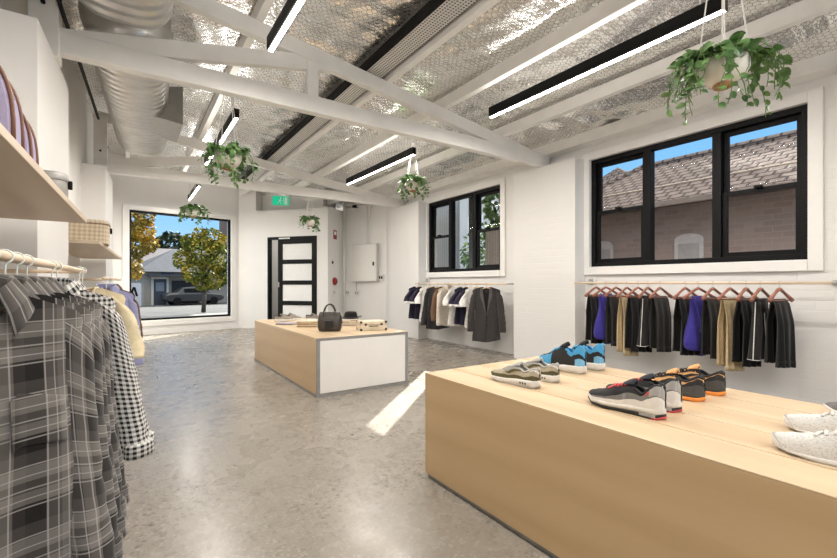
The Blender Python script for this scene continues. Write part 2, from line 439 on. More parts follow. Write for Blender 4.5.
# ------------------------------------------------------------------ roof timbers
def truss(y, label, xl):
    o = thing('roof_truss', label, 'roof truss', (0, y, 0), 0, 'white timber roof trusses'); o['kind'] = 'structure'
    MB().box(xl, 4.86, -.04, .05, 2.71, 2.87).build('bottom_chord', m_beam, o, bevel=.006)
    def sl(m, x0, x1, z0, z1, h, ya, yb):
        m.add([(x0, ya, z0 - h), (x1, ya, z1 - h), (x1, yb, z1 - h), (x0, yb, z0 - h), (x0, ya, z0), (x1, ya, z1), (x1, yb, z1), (x0, yb, z0)],
              [(0, 3, 2, 1), (4, 5, 6, 7), (0, 1, 5, 4), (1, 2, 6, 5), (2, 3, 7, 6), (3, 0, 4, 7)]); return m
    sl(MB(), xl, 4.86, raftz(xl), raftz(4.86), .145, -.035, .045).build('rafter', m_beam, o, bevel=.006)
    sl(MB(), xl, 1.75, 2.885 + .2 * (xl + .42), 2.885 + .2 * 2.17, .14, -.03, .04).build('strut', m_beam, o, bevel=.006)
    MB().box(1.38, 1.49, -.033, .043, 2.865, raftz(1.44) - .14).build('king_post', m_beam, o, bevel=.006)
    p = MB().box(xl, xl + .16, -.09, .1, 2.66, raftz(0) - .02); p.build('end_post', m_beam, o, bevel=.006)
    MB().disc((xl + .161, -.03, 3.08), (1, 0, 0), .012, .01).disc((xl + .08, -.1, 3.0), (0, -1, 0), .014, .01).build('bolt', m_blackm, o)
    return o
truss(3.90, 'nearer white painted timber truss crossing the whole ceiling', -.56)
truss(7.70, 'farther white painted timber truss, in front of the exit sign', -.42)
PL = ['white purlin closest to the duct on the left', 'white purlin directly over the left row of pendant lights', 'white purlin running along the perforated cable tray',
      'white purlin between the cable tray and the right pendant lights', 'white purlin nearest the window wall']
for x, lab in zip(PX, PL):
    m = MB().box(-.035, .035, -3.5, 11.4, 0, .13)
    ob = m.build('roof_purlin', m_beam, None, bevel=.005, loc=(x, 0, raftz(x) + .002))
    tag(ob, lab, 'purlin', 'white purlins under the foil', 'structure')
# perforated tray with black channel
t_ = NT('perforated_steel'); c = t_.coord(scale=(34, 34, 0)); v = t_.n('ShaderNodeTexVoronoi'); v.inputs['Randomness'].default_value = 0; v.inputs['Scale'].default_value = 1; t_.L(c, v.inputs['Vector'])
t_.set(col=t_.mix(t_.math('LESS_THAN', v.outputs['Distance'], .3), (.74, .73, .70), (.05, .05, .05)), metal=.2, rough=.4); m_perf = t_.m
o = thing('cable_tray', 'perforated grey cable tray with black channel along the ceiling', 'cable tray', (2.06, 0, 3.27))
MB().box(-.045, .15, -1, 10.3, 0, .012).box(.14, .15, -1, 10.3, .012, .07).build('perforated_base', m_perf, o)
MB().box(-.10, -.05, -1, 10.3, .0, .06).build('black_channel', m_blackm, o)
MB().box(.155, .165, -1, 10.3, -.01, .08).build('flange', m_metal, o)

# duct along the left wall
def duct_mat():
    t = NT('ribbed_duct'); c = t.coord()
    w = t.n('ShaderNodeTexWave', wave_type='BANDS', bands_direction='Y'); w.inputs['Scale'].default_value = 2.6; w.inputs['Distortion'].default_value = .6; t.L(c, w.inputs['Vector'])
    n = t.noise(c, 5, 3)
    t.set(col=t.ramp(n, [(.3, (.58, .57, .55)), (.7, (.74, .73, .71))]), metal=.88, rough=.33); t.bump(t.math('ADD', w.outputs['Fac'], t.math('MULTIPLY', n, .8)), .5, .03); return t.m
m_duct = duct_mat()
def duct(name, y0, y1, zc, rx, rz, label, dx=0):
    rings = []; n = 40; N = 60
    for i in range(N + 1):
        u = i / N; y = y0 + (y1 - y0) * u; e = min(1, math.sqrt(max(0, 1 - ((u - .94) / .06) ** 2)) if u > .94 else 1)
        e = max(e, .05)
        xc = -.02 + .052 * (y - 3.9) + dx
        rings.append([(xc + (rx * e) * math.copysign(abs(cos(a)) ** .7, cos(a)), y, zc + (rz * e) * math.copysign(abs(sin(a)) ** .8, sin(a)) + (1 - e) * .06) for a in [2 * PI * k / n for k in range(n)]])
    o = thing(name, label, 'duct', (0, 0, 0), 0, 'silver ducts along the left wall')
    MB().loft(rings).build('duct_body', m_duct, o, smooth=True)
    return o
d1 = duct('air_duct', 4.02, 7.40, 3.20, .30, .29, 'ribbed silver air duct between the two trusses, with side outlet')
x_ = .28 + .052 * 1.9
k = MB().add([(.20, 5.5, 2.94), (.20, 6.1, 2.94), (.20, 6.1, 3.25), (.20, 5.5, 3.25), (.50, 5.42, 2.88), (.50, 6.18, 2.88), (.50, 6.18, 3.3), (.50, 5.42, 3.3)],
             [(0, 1, 2, 3), (0, 4, 5, 1), (1, 5, 6, 2), (2, 6, 7, 3), (3, 7, 4, 0)])
k.build('side_outlet', plain('dull_steel', (.36, .35, .33), .45, .7), d1, solid=.006)
MB().box(.485, .495, 5.44, 6.16, 2.9, 3.28).build('outlet_grille', m_blackm, d1)
duct('air_duct', .7, 3.78, 3.20, .31, .29, 'smooth silver air duct nearest the viewer, ending at the nearer truss')
ob = MB().tube([(-.47, 1.5, 3.02), (-.40, 3.5, 3.0), (-.29, 6.1, 2.99)], .014, 8).build('cable', m_blackm, smooth=True)
tag(ob, 'black cable running beside the silver duct on the left wall', 'cable')

# ------------------------------------------------------------------ pendant lights
def pendant():
    o = thing('pendant_light', '', 'light'); L_ = 2.14
    MB().box(-.028, .028, 0, L_, .008, .105).build('housing', m_black, o, bevel=.002)
    MB().box(-.016, .016, .008, L_ - .008, 0, .009).build('diffuser', m_lamp, o)
    for y in (.15, L_ - .15):
        MB().tube([(0, y, .105), (0, y, .42)], .0025, 6).build('wire', m_metal, o)
    return o
LAMP_W = 20.0
def lamp_light(name, par, sx, sy, pos, watts, col=(1, .94, .87)):
    ld = bpy.data.lights.new(name, 'AREA'); ld.shape = 'RECTANGLE'; ld.size = sx; ld.size_y = sy; ld.energy = watts; ld.color = col
    lo = bpy.data.objects.new(name, ld); C.objects.link(lo); lo.parent = par; lo.location = pos; return lo
lamp_light('added_vestibule_fill', VEST, .16, .16, (0, 0, -.012), 3)  # light of the added vestibule lamp
pl = pendant(); lamp_light('led_strip', pl, .032, 2.12, (0, 1.07, -.003), LAMP_W); lamp_light('added_uplight', pl, .03, 2.1, (0, 1.07, .108), 2.4).rotation_euler = (PI, 0, 0); G = 'black linear pendant lights'  # upward light is added to brighten the foil, no such lamp known here
for i, (x, y, lab) in enumerate([(3.15, 1.13, 'black linear pendant light in front of the right window'), (3.2, 4.79, 'black linear pendant light beyond the nearer truss on the right'),
        (.88, 1.13, 'black linear pendant light overhead at the top of the picture, left of centre'), (.94, 4.79, 'black linear pendant light above the fern between the two trusses'),
        (1.05, 8.55, 'farthest black linear pendant light, in front of the shop window'),
        (3.15, -2.4, 'unseen black linear pendant light added behind the viewer, right row'), (.88, -2.4, 'unseen black linear pendant light added behind the viewer, left row')]):  # last two are unseen, added to brighten the room
    p_ = place(pl, i == 0, (x, y, 2.84), 0, lab, G)
    if i == 4: p_.scale = (1, .75, 1)

# ------------------------------------------------------------------ display tables
def display_table(name, x0, x1, y0, y1, z, label, kind):
    o = thing(name, label, 'display table', ((x0 + x1) / 2, (y0 + y1) / 2, 0)); hx = (x1 - x0) / 2; hy = (y1 - y0) / 2
    MB().box(-hx + .012, hx - .012, -hy + .012, hy - .012, 0, .03).build('plinth', m_greytrim, o)
    if kind == 'boards':
        MB().box(-hx, hx, -hy, hy, .025, z - .006).build('body', m_wood, o, bevel=.002)
        n = 5; w_ = 2 * hx / n; tp = MB()
        for i in range(n): tp.box(-hx + i * w_ + (.004 if i else 0), -hx + (i + 1) * w_ - (.004 if i < n - 1 else 0), -hy, hy, z - .006, z)
        tp.build('board_top', m_woodtop, o, bevel=.0015)
    else:
        MB().box(-hx, hx, -hy + .01, hy - .01, .025, z - .018).build('body', m_wood, o, bevel=.002)
        MB().box(-hx, hx, -hy, hy, z - .018, z).build('top', m_woodtop, o, bevel=.002)
        MB().box(-hx + .035, hx - .035, -hy - .001, -hy + .012, .035, z - .03).build('end_panel', m_panel, o)
        MB().box(-hx, -hx + .035, -hy - .004, -hy + .012, .0, z - .002).box(hx - .035, hx, -hy - .004, -hy + .012, .0, z - .002).box(-hx + .035, hx - .035, -hy - .004, -hy + .012, z - .024, z - .002).box(-hx + .035, hx - .035, -hy - .004, -hy + .012, .0, .03).build('edge_trim', m_greytrim, o)
        MB().box(-hx - .003, -hx + .01, -hy + .01, hy, 0, .022).build('floor_strip', m_greytrim, o)
    return o
TZ1, TZ2 = .59, .571
display_table('display_table', 1.39, 2.40, -.55, 1.97, TZ1, 'pale wooden display box in the foreground with a boarded top for sneakers', 'boards')
display_table('display_table', 1.48, 2.52, 3.90, 6.32, TZ2, 'pale wooden display box in the middle with a white end panel', 'panel')

# ------------------------------------------------------------------ shelves and rails on the left
def shelf(y0, y1, z, xf0, xf1, label):
    m = MB().prism([(xf0, y0), (xf1, y1), (lx(y1) + .005, y1), (lx(y0) + .005, y0)], z, z + .028)
    o = m.build('wall_shelf', m_shelf, bevel=.002); tag(o, label, 'shelf', 'timber shelves on the left wall')
    return o
shelf(.2, 3.22, 1.457, -.285, -.208, 'nearer timber shelf on the left wall, carrying the lavender bags')
shelf(4.42, 7.15, 1.425, -.205, -.080, 'farther timber shelf on the left wall, carrying the woven basket')
def rail(pts, label, r=.0135):
    o = thing('clothes_rail', label, 'clothes rail', (0, 0, 0), 0, 'pale wooden clothes rails')
    MB().tube(pts, r, 14).build('rod', m_rod, o, smooth=True)
    return o
def railx(y): return -.262 + .022 * (y - 1.4)
RZ = 1.168
ra = rail([(railx(.3), .3, RZ), (railx(3.2), 3.2, RZ)], 'pale wooden clothes rail holding the plaid shirts')
MB().tube([(railx(3.17), 3.17, RZ - .002), (lx(3.17), 3.17, RZ - .002)], .011, 12).build('end_arm', m_rod, ra, smooth=True)
def railx2(y): return -.175 + .045 * (y - 4.4)
RZ2 = 1.14
rb = rail([(railx2(4.4), 4.4, RZ2), (railx2(6.3), 6.3, RZ2)], 'pale wooden clothes rail behind, holding the lavender shirt')
MB().tube([(railx2(6.27), 6.27, RZ2), (lx(6.27), 6.27, RZ2)], .011, 12).build('end_arm', m_rod, rb, smooth=True)
rc = rail([(4.60, .93, 1.1), (4.60, 3.28, 1.1)], 'pale wooden clothes rail under the right window holding folded trousers', .0125)
rd = rail([(4.58, 4.42, 1.085), (4.58, 6.82, 1.085)], 'pale wooden clothes rail under the far window holding coats and t-shirts', .0125)
for par, ys, z in ((rc, (.97, 3.24), 1.1), (rd, (4.46, 6.78), 1.085)):
    x0 = 4.60 if par is rc else 4.58
    for y in ys:
        MB().tube([(x0, y, z), (4.9, y, z)], .009, 10).disc((4.885, y, z), (1, 0, 0), .025, .014).build('bracket', m_metal, par)

# ------------------------------------------------------------------ hangers and garments
def make_hanger(mat, hook_mat, style, lift=0):
    o = thing('clothes_hanger', '', 'clothes hanger')
    pts = []; rad = []
    half = .158 if style == 'coat' else .185
    for i in range(17):
        u = -1 + 2 * i / 16; a = abs(u)
        pts.append((u * half, -.003 * a * a, -.058 - .016 * a - .048 * a ** 1.6) if style == 'coat' else (u * half, -.012 * a * a, -.050 - .045 * a - .055 * a ** 1.3)); rad.append((.011 + (.002 if style == 'coat' else .008) * a ** 3, .010 + .010 * max(0, 1 - a * 3) + (0 if style == 'coat' else .006) * a))
    MB().tube(pts, [(b, a) for a, b in rad], 12).build('hanger_body', mat, o, smooth=True)
    arc = [(.0165 * cos(a), 0, lift + .0165 * sin(a)) for a in [math.radians(d) for d in range(-80, 201, 20)]]
    MB().tube([(0, 0, -.056), (0, 0, -.03), (.001, 0, lift - .021)] + arc, .0024 if style == 'coat' else .002, 8).build('hook', hook_mat, o, smooth=True)
    if style == 'clip':
        MB().tube([(-.165, 0, -.150), (.165, 0, -.150)], .006, 8).build('crossbar', mat, o, smooth=True)
    return o

class Top:
    """A shirt, tee or coat hanging from the origin; x across the shoulders, front towards -y."""
    def __init__(s, sw=.205, hem=.20, length=.74, neck=.07, nz=-.045, slope=.38, thick=.042, seed=1, open_front=0):
        s.sw, s.hem, s.len, s.neck, s.nz, s.slope, s.th, s.of = sw, hem, length, neck, nz, slope, thick, open_front
        r = random.Random(seed); s.ph = [r.uniform(0, 6.28) for _ in range(6)]; s.fr = [r.uniform(16, 24), r.uniform(28, 40)]
        s.sk = r.uniform(-.01, .02)
    def w(s, v): return table([(0, s.sw), (.22, s.sw * .84), (.5, s.sw * .84), (1, s.hem)], v)
    def P(s, p, v, side, off=0):
        w = s.w(v); x = p * w
        xs = p * s.sw; nd = max(0, abs(xs) - s.neck)
        zt = s.nz - s.slope * nd - .25 * max(0, abs(p) - .93)
        if abs(xs) < s.neck:
            q = 1 - (xs / s.neck) ** 2; zt -= q * (.075 if side < 0 else .012)
        zb = s.nz - s.len - .012 * cos(p * PI) + s.sk * p
        z = lerp(zt, zb, v)
        th = lerp(.032, s.th, min(1, v * 3)) * (1 - .25 * v)
        e = max(0, 1 - p * p) ** .45
        f = (.011 * sin(x * s.fr[0] + s.ph[0]) + .005 * sin(x * s.fr[1] + s.ph[1] + v * 3)) * min(1, v * 1.6 + .08)
        f2 = .004 * sin(z * 13 + x * 9 + s.ph[2])
        y = side * (th + off) * e + f + f2 * e + (-.02 * v if side < 0 else 0)
        return (x + .006 * sin(v * 5 + s.ph[3]), y, z)
    def body(s, mat, par, name='body'):
        N = 28; ps = [-cos(PI * i / N) for i in range(N + 1)]
        vs = [0, .015, .05] + [.1 + .9 * i / 20 for i in range(21)]
        m = MB()
        for side in (-1, 1):
            m.grid(lambda p, v: s.P(p, v, side), ps if side < 0 else ps[::-1], vs, lambda p, v: (s.P(p, v, side)[0] + (.37 if side > 0 else 0), s.P(p, v, side)[2]))
        o = m.build(name, mat, par, smooth=True); return o
    def sleeve(s, sx, mat, par, length=.58, out=.06, fwd=-.01, r0=.076, r1=.047, cuff=True, cuffmat=None, bend=0, ch=.055):
        a = Vector((sx * (s.sw - .022), 0, s.nz - s.slope * (s.sw - s.neck) - .045)); N = 16
        rings = []; uvs = []; n = 20
        for i in range(N + 1):
            u = i / N
            c = a + Vector((sx * (out * math.sin(u * PI * .5) + bend * u * u), fwd * 6 * u * u - .015 * sin(u * 4 + s.ph[4]), -length * u))
            tilt = (1 - u) ** 2 * 1.1
            rx = lerp(r0, r1, u ** .7) * (.62 + .3 * u); ry = lerp(r0, r1, u) * .62
            if i == 0: rx *= .8
            ring = []
            for k in range(n):
                t = 2 * PI * k / n
                wr = 1 + .10 * sin(3 * t + u * 9 + s.ph[5]) * u + .06 * sin(u * 38 + 2 * t + s.ph[1]) * min(1, u * 2)
                ring.append(c + Vector((rx * cos(t) * wr, ry * sin(t) * wr, -sx * rx * cos(t) * tilt)))
            rings.append(ring); uvs.append([(.9 * (t0 / n) * .3, -length * u) for t0 in range(n)])
        o = MB().loft(rings, True, True, uvs).build('sleeve', mat, par, smooth=True)
        if cuff:
            r2 = []; uv2 = []
            for j, (dz, g) in enumerate(((ch, 1.0), (ch * .9, 1.09), (0, 1.12), (-.006, 1.02))):
                base = rings[-1]; cc = sum(base, Vector()) / n
                r2.append([cc + (p - cc) * g + Vector((0, 0, dz)) for p in base]); uv2.append([(.3 * k / n, dz) for k in range(n)])
            MB().loft(r2, True, True, uv2).build('cuff', cuffmat or mat, o, smooth=True)
        return o
    def collar(s, mat, par):
        m = MB(); n = 26
        def f(a, v):
            t = -PI / 2 + a * 2.72                         # opens at the front (-y)
            t = PI / 2 + a * 2.75
            fr = abs(a) ** 3
            prof = [(.058, -.012), (.056, .030), (.062, .036), (.080 + .012 * fr, .012 - .028 * fr), (.086 + .02 * fr, -.004 - .055 * fr)]
            i = min(3, int(v * 4)); q = v * 4 - i; r_ = lerp(prof[i][0], prof[i + 1][0], q); z_ = lerp(prof[i][1], prof[i + 1][1], q)
            return (r_ * 1.12 * cos(t), r_ * .62 * sin(t), s.nz + .006 - .035 * fr + z_)
        m.grid(f, [-1 + 2 * i / n for i in range(n + 1)], [i / 8 for i in range(9)], lambda a, v: (a * .2, v * .1))
        return m.build('collar', mat, par, smooth=True, solid=.003)
    def strip(s, x0, x1, v0, v1, mat, par, name, off=.006, nx=4):
        m = MB()
        def f(x, v):
            p = x / s.w(v); q = s.P(p, v, -1); return (q[0], q[1] - off, q[2])
        m.grid(f, [lerp(x0, x1, i / nx) for i in range(nx + 1)], [lerp(v0, v1, i / 16) for i in range(17)], lambda x, v: (f(x, v)[0] + .003, f(x, v)[2] + .004))
        return m.build(name, mat, par, smooth=True, solid=.003)

def shirt(name, label, mat, seed, rolled=False, sl=.60, out=.05, length=.74, slr=0):
    o = thing(name, label, 'shirt'); s = Top(seed=seed, length=length)
    s.body(mat, o); s.collar(mat, o)
    for sx in (-1, 1):
        L2 = sl * (.78 if rolled else 1)
        so = s.sleeve(sx, mat, o, L2, out, r1=.046 if not rolled else .064, bend=slr if sx > 0 else 0)
    s.strip(-.016, .016, .085, .995, mat, o, 'placket')
    s.strip(.05, .15, .28, .43, mat, o, 'pocket', .007, 6)
    for v in (.11, .22, .35, .48, .61, .75, .89):
        q = s.P(0, v, -1); MB().disc((q[0], q[1] - .009, q[2]), (0, -1, 0), .0055, .003, 12).build('button', m_signw, o)
    return o

m_plaid = plaid('grey_flannel_plaid', .155,
    [(0, (.022, .020, .019)), (.22, (.15, .137, .127)), (.40, (.25, .23, .21)), (.52, (.11, .10, .092)), (.7, (.23, .21, .19)), (.86, (.05, .044, .041))],
    [(0, (.018, .016, .015)), (.28, (.26, .24, .22)), (.45, (.11, .10, .09)), (.60, (.29, .27, .245)), (.80, (.085, .077, .07))],
    [(.24, .010), (.36, .008), (.49, .010), (.68, .008), (.82, .010)], (.52, .49, .46))
m_ging = plaid('black_white_gingham', .020, [(0, (.012, .012, .012)), (.5, (.80, .78, .74))], [(0, (.012, .012, .012)), (.5, (.80, .78, .74))], [], (0, 0, 0))
m_brpl = plaid('brown_plaid', .09, [(0, (.06, .028, .014)), (.4, (.26, .13, .05)), (.75, (.11, .05, .025))], [(0, (.06, .028, .014)), (.45, (.24, .12, .05)), (.7, (.10, .05, .025))], [(.3, .02)], (.45, .3, .16))
m_cream = fabric('cream_cotton', (.70, .60, .40))
m_lav = fabric('lavender_cotton', (.32, .33, .52))
m_white = fabric('white_cotton', (.78, .76, .73))
m_navy = fabric('navy_cotton', (.025, .022, .045))
m_char = fabric('charcoal_wool', (.055, .05, .048), .95)
m_char2 = fabric('dark_charcoal_wool', (.03, .028, .030), .95)
m_brown = fabric('brown_wool', (.16, .09, .055), .95)
m_stone = fabric('stone_linen', (.62, .56, .48))
m_lapel = fabric('lapel_grey', (.11, .10, .095), .95)
m_blk = fabric('black_cotton', (.012, .0115, .012), .85)
m_blk2 = fabric('faded_black_cotton', (.022, .020, .019), .85)
m_blue = fabric('ultramarine_cotton', (.045, .035, .25), .85)
m_chino = fabric('beige_chino', (.60, .47, .28))

LIFT = .045
hg = make_hanger(m_hangb, m_signw, 'coat', LIFT); first = [True]
def hang_hanger(src, flag, x, y, z, rz, label, group):
    place(src, flag[0], (x, y, z + .0), rz, label, group); flag[0] = False
GH = 'brown wooden hangers on the left rails'
GS = 'shirts hanging on the nearer left rail'
R = math.radians
ORD = ['first', 'second', 'third', 'fourth', 'fifth']
pa = shirt('plaid_shirt', '', m_plaid, 3, sl=.62, out=.012)
pb = shirt('plaid_shirt', '', m_plaid, 11, sl=.62, out=.018)
pcs = [(1.22, 32, pa, True), (1.36, 30, pb, True), (1.48, 29, pa, False), (1.60, 28, pb, False), (1.72, 26, pa, False)]
labs = ['grey plaid flannel shirt nearest the viewer, chest pocket facing us', 'grey plaid flannel shirt directly behind the nearest one',
        'grey plaid flannel shirt third from the viewer', 'grey plaid flannel shirt fourth from the viewer', 'grey plaid flannel shirt just before the gingham shirts']
for (y, a, src, fst), lab in zip(pcs, labs):
    place(src, fst, (railx(y), y, RZ - LIFT), R(a), lab, GS)
    hang_hanger(hg, first, railx(y), y, RZ - LIFT, R(a), 'brown wooden hanger inside the ' + lab.replace(', chest pocket facing us', '').replace('flannel ', ''), GH)
ga = shirt('gingham_shirt', '', m_ging, 21, rolled=True, sl=.80, out=.06, length=.72, slr=.035)
for i, (y, a, lab) in enumerate([(2.14, 22, 'black and white gingham shirt with rolled cuff, in front'), (2.26, 18, 'black and white gingham shirt behind the first gingham one')]):
    place(ga, i == 0, (railx(y), y, RZ - LIFT), R(a), lab, GS)
    hang_hanger(hg, first, railx(y), y, RZ - LIFT, R(a), 'brown wooden hanger inside the ' + ('front' if i == 0 else 'rear') + ' gingham shirt', GH)
def tee(name, label, mat, seed, trim=None, length=.66, sl=.22, cat='t-shirt', tout=.06):
    o = thing(name, label, cat); s = Top(sw=.20, hem=.205, seed=seed, length=length)
    s.body(mat, o)
    for sx in (-1, 1): s.sleeve(sx, mat, o, sl, tout, r0=.085, r1=.07, cuff=trim is not None, cuffmat=trim, ch=.030)
    m = MB()
    pts = [Vector(s.P(p, 0.004, side)) for side, rng in ((-1, range(-8, 9)), (1, range(8, -9, -1))) for p in [k / 8 * s.neck / s.sw for k in rng]]
    m.tube(pts + [pts[0]], .006, 6); m.build('neck_rib', trim or mat, o, smooth=True)
    return o
ct = tee('cream_tee', '', m_cream, 31, sl=.29, length=.64, tout=.035)
for i, (y, lab) in enumerate([(2.78, 'cream cotton t-shirt right behind the gingham shirts'), (2.92, 'cream cotton t-shirt last on the nearer left rail')]):
    place(ct, i == 0, (railx(y) + .02, y, RZ - LIFT), R(8), lab, GS)
    hang_hanger(hg, first, railx(y) + .02, y, RZ - LIFT, R(8), 'brown wooden hanger inside the ' + ('front' if i == 0 else 'last') + ' cream t-shirt', GH)
lv = shirt('lavender_shirt', '', m_lav, 41, sl=.58, out=.035)
place(lv, True, (railx2(4.62), 4.62, RZ2 - LIFT), R(4), 'lavender long-sleeved shirt on the farther left rail', 'shirts hanging on the farther left rail')
hang_hanger(hg, first, railx2(4.62), 4.62, RZ2 - LIFT, R(4), 'brown wooden hanger showing in the lavender shirt collar', GH)
bs = shirt('brown_plaid_shirt', '', m_brpl, 51, sl=.56, out=.04)
place(bs, True, (railx2(4.95), 4.95, RZ2 - LIFT), R(4), 'brown plaid shirt behind the lavender one', 'shirts hanging on the farther left rail')
hang_hanger(hg, first, railx2(4.95), 4.95, RZ2 - LIFT, R(4), 'brown wooden hanger inside the brown plaid shirt', GH)

# coats and tees on the far right rail
def blazer(name, label, mat, lap, seed, length, sl=.60, cat='coat'):
    o = thing(name, label, cat); s = Top(sw=.215, hem=.215, seed=seed, length=length, neck=.065, slope=.32, thick=.055)
    s.body(mat, o)
    for sx in (-1, 1): s.sleeve(sx, mat, o, sl, .05, r0=.088, r1=.058, cuff=False)
    for sx in (-1, 1):
        m = MB()
        def f(u, v, sx=sx):
            vv = lerp(.01, .46, v); xin = sx * lerp(.055, .004, v); wd = sx * table([(0, .03), (.3, .058), (1, .004)], v)
            x = xin + wd * u; q = s.P(x / s.w(vv), vv, -1); return (q[0], q[1] - .008, q[2] + (.05 * (1 - v) if False else 0))
        m.grid(f, [0, .33, .66, 1], [i / 12 for i in range(13)]); m.build('lapel', lap, o, smooth=True, solid=.003)
    s.strip(-.003, .003, .46, .99, m_blkm_safe, o, 'front_seam', .003, 2)
    m = MB()
    def g(u, v):
        vv = lerp(.015, .44, v); x = u * lerp(.05, .003, v); q = s.P(x / s.w(vv), vv, -1); return (q[0], q[1] - .004, q[2])
    m.grid(g, [-1, -.5, 0, .5, 1], [i / 10 for i in range(11)]); m.build('inner_lining', m_blk, o, smooth=True)
    for v in (.52, .66):
        q = s.P(.05, v, -1); MB().disc((q[0], q[1] - .01, q[2]), (0, -1, 0), .009, .004).build('button', m_blk, o)
    return o
m_blkm_safe = m_blk
hl = make_hanger(m_hangl, m_chrome, 'coat'); fl2 = [True]
GC = 'garments on the far right rail'; GHL = 'pale wooden hangers on the far right rail'
nt = tee('navy_tee', '', m_navy, 61, m_white, .62)
wt = tee('white_tee', '', m_white, 62, None, .66)
cs = shirt('cream_shirt', '', m_stone, 63, sl=.56, out=.03, length=.68)
cc = blazer('charcoal_coat', '', m_char, m_lapel, 64, .84)
db = blazer('dark_blazer', '', m_char2, m_char2, 65, .76)
brj = blazer('brown_jacket', '', m_brown, m_brown, 66, .60, sl=.5, cat='jacket')
RX, RZC = 4.58, 1.085
seq = [(nt, 6.72, -14, 'navy t-shirt with white sleeve bands at the far end of the rail'), (nt, 6.52, -14, 'navy t-shirt with white sleeve bands second from the far end'),
       (wt, 6.34, -20, 'white t-shirt beside the dark blazer, far half of the rail'), (db, 6.10, -52, 'dark charcoal blazer hanging in the middle of the far right rail'),
       (brj, 5.88, -8, 'brown jacket between the dark blazer and the cream shirt'), (cs, 5.78, -10, 'cream linen shirt hanging next to the brown jacket'),
       (wt, 5.50, -22, 'white t-shirt between the cream shirt and the navy t-shirts'), (nt, 5.34, -18, 'navy t-shirt with white sleeve bands beside a white t-shirt, near half'),
       (nt, 5.20, -18, 'navy t-shirt with white sleeve bands just left of the near white t-shirt'), (wt, 5.06, -26, 'white t-shirt tucked behind the charcoal coat'),
       (cc, 4.84, -50, 'long charcoal coat with open lapels facing the viewer')]
seen = set()
for src, y, a, lab in seq:
    place(src, src.name not in seen, (RX, y, RZC), R(a), lab, GC); seen.add(src.name)
    hang_hanger(hl, fl2, RX, y, RZC, R(a), 'pale wooden hanger of the ' + lab.replace(' with white sleeve bands', '').replace(' hanging', '').replace(' with open lapels facing the viewer', '').replace('dark charcoal blazer in', 'dark blazer in'), GHL)

# trousers and shorts on the near right rail
def folded(name, mat, seed, hw=.155, drop=.53, kind='trousers'):
    o = thing(name, '', kind); r = random.Random(seed); ph = [r.uniform(0, 6.28) for _ in range(5)]; k1 = r.uniform(34, 46)
    m = MB()
    def f(u, v):                                       # v: 0 front hem .. .5 bar .. 1 back hem
        d = abs(v - .5) * 2; side = -1 if v < .5 else 1
        dr = drop * (1 - (.0 if side < 0 else .05)) ; z = -.148 - dr * d + (.010 if d < .05 else 0) - .012 * u * d
        fl = 1 + .10 * d
        y = side * (.010 + .030 * min(1, d * 3)) + (.016 * sin(u * 2.8 * PI + ph[0]) + .007 * sin(u * k1 * .25 + ph[1])) * (d ** .7)
        return (u * hw * fl + .010 * sin(d * 3 + ph[2]) * d, y, z)
    us = [-1 + 2 * i / 40 for i in range(41)]; vs = [i / 40 for i in range(41)]
    m.grid(f, us, vs); m.build('folded_cloth', mat, o, smooth=True, solid=.005)
    h = MB(); h.grid(lambda u, v: (f(u, v)[0], f(u, v)[1] - .004, f(u, v)[2]), us, [0.002, .02, .05]); h.build('hem', mat, o, smooth=True, solid=.003)
    for sx in (-1, 1):
        MB().tube([(sx * (hw * (1 - .0)), f(sx, v)[1], f(sx, v)[2]) if False else f(sx, v) for v in [.03 + i * .047 for i in range(10)]], .003, 6).build('side_seam', mat, o, smooth=True)
    return o
def shorts(name, mat, trim, seed, drop=.44):
    o = thing(name, '', 'shorts'); r = random.Random(seed); ph = r.uniform(0, 6)
    def leg(sx):
        rings = []; n = 22
        for i in range(15):
            u = i / 14; cx = sx * (.055 + .025 * u); rx = lerp(.060, .088, u); ry = lerp(.022, .045, u)
            rings.append([(cx + rx * cos(t) * (1 + .08 * sin(3 * t + ph)), ry * sin(t) * (1 + .25 * u * sin(4 * t + ph + u * 2)), -.165 - drop * u) for t in [2 * PI * k / n for k in range(n)]])
        lo = MB().loft(rings).build('leg', mat, o, smooth=True)
        if trim:
            MB().tube([rings[-1][k % n] for k in range(n + 1)], .003, 6).build('hem_trim', trim, lo, smooth=True)
            MB().tube([(x - .0, y - .004, z) for x, y, z in [rg[int(n * (.58 if sx < 0 else .66)) % n] for rg in rings]], .004, 6).build('side_trim', trim, lo, smooth=True)
    leg(-1); leg(1)
    n = 28
    MB().loft([[(rx * cos(t), .026 * sin(t) * (1 + .2 * sin(5 * t + ph)), z) for t in [2 * PI * k / n for k in range(n)]] for z, rx in ((-.135, .115), (-.15, .12), (-.18, .12), (-.26, .13))]).build('waistband', mat, o, smooth=True)
    return o
def jersey(name, mat, seed):
    o = thing(name, '', 'top'); n = 30; r = random.Random(seed); ph = r.uniform(0, 6)
    prof = [(-.135, .10, .016), (-.16, .105, .024), (-.26, .095, .034), (-.36, .105, .044), (-.46, .145, .06), (-.58, .165, .062), (-.635, .155, .055), (-.64, .13, .035)]
    rings = [[(rx * cos(t) * (1 + .04 * sin(6 * t + ph)), ry * sin(t) * (1 + .3 * sin(5 * t + ph + z * 9)), z + .02 * cos(t + ph)) for t in [2 * PI * k / n for k in range(n)]] for z, rx, ry in prof]
    MB().loft(rings).build('cloth', mat, o, smooth=True, sub=1)
    MB().grid(lambda u, v: (.02 + u * .035 + .015 * v, -.02 + .012 * sin(u * 3), -.50 - .21 * v), [-1, -.5, 0, .5, 1], [0, .3, .6, 1]).build('hanging_tie', mat, o, smooth=True, solid=.004)
    for sx in (-1, 1): MB().tube([(sx * .07, 0, -.122), (sx * .06, -.03, -.2), (sx * .02, -.048, -.36), (sx * .03, -.055, -.48)], .007, 8).build('gathered_strap', mat, o, smooth=True)
    return o
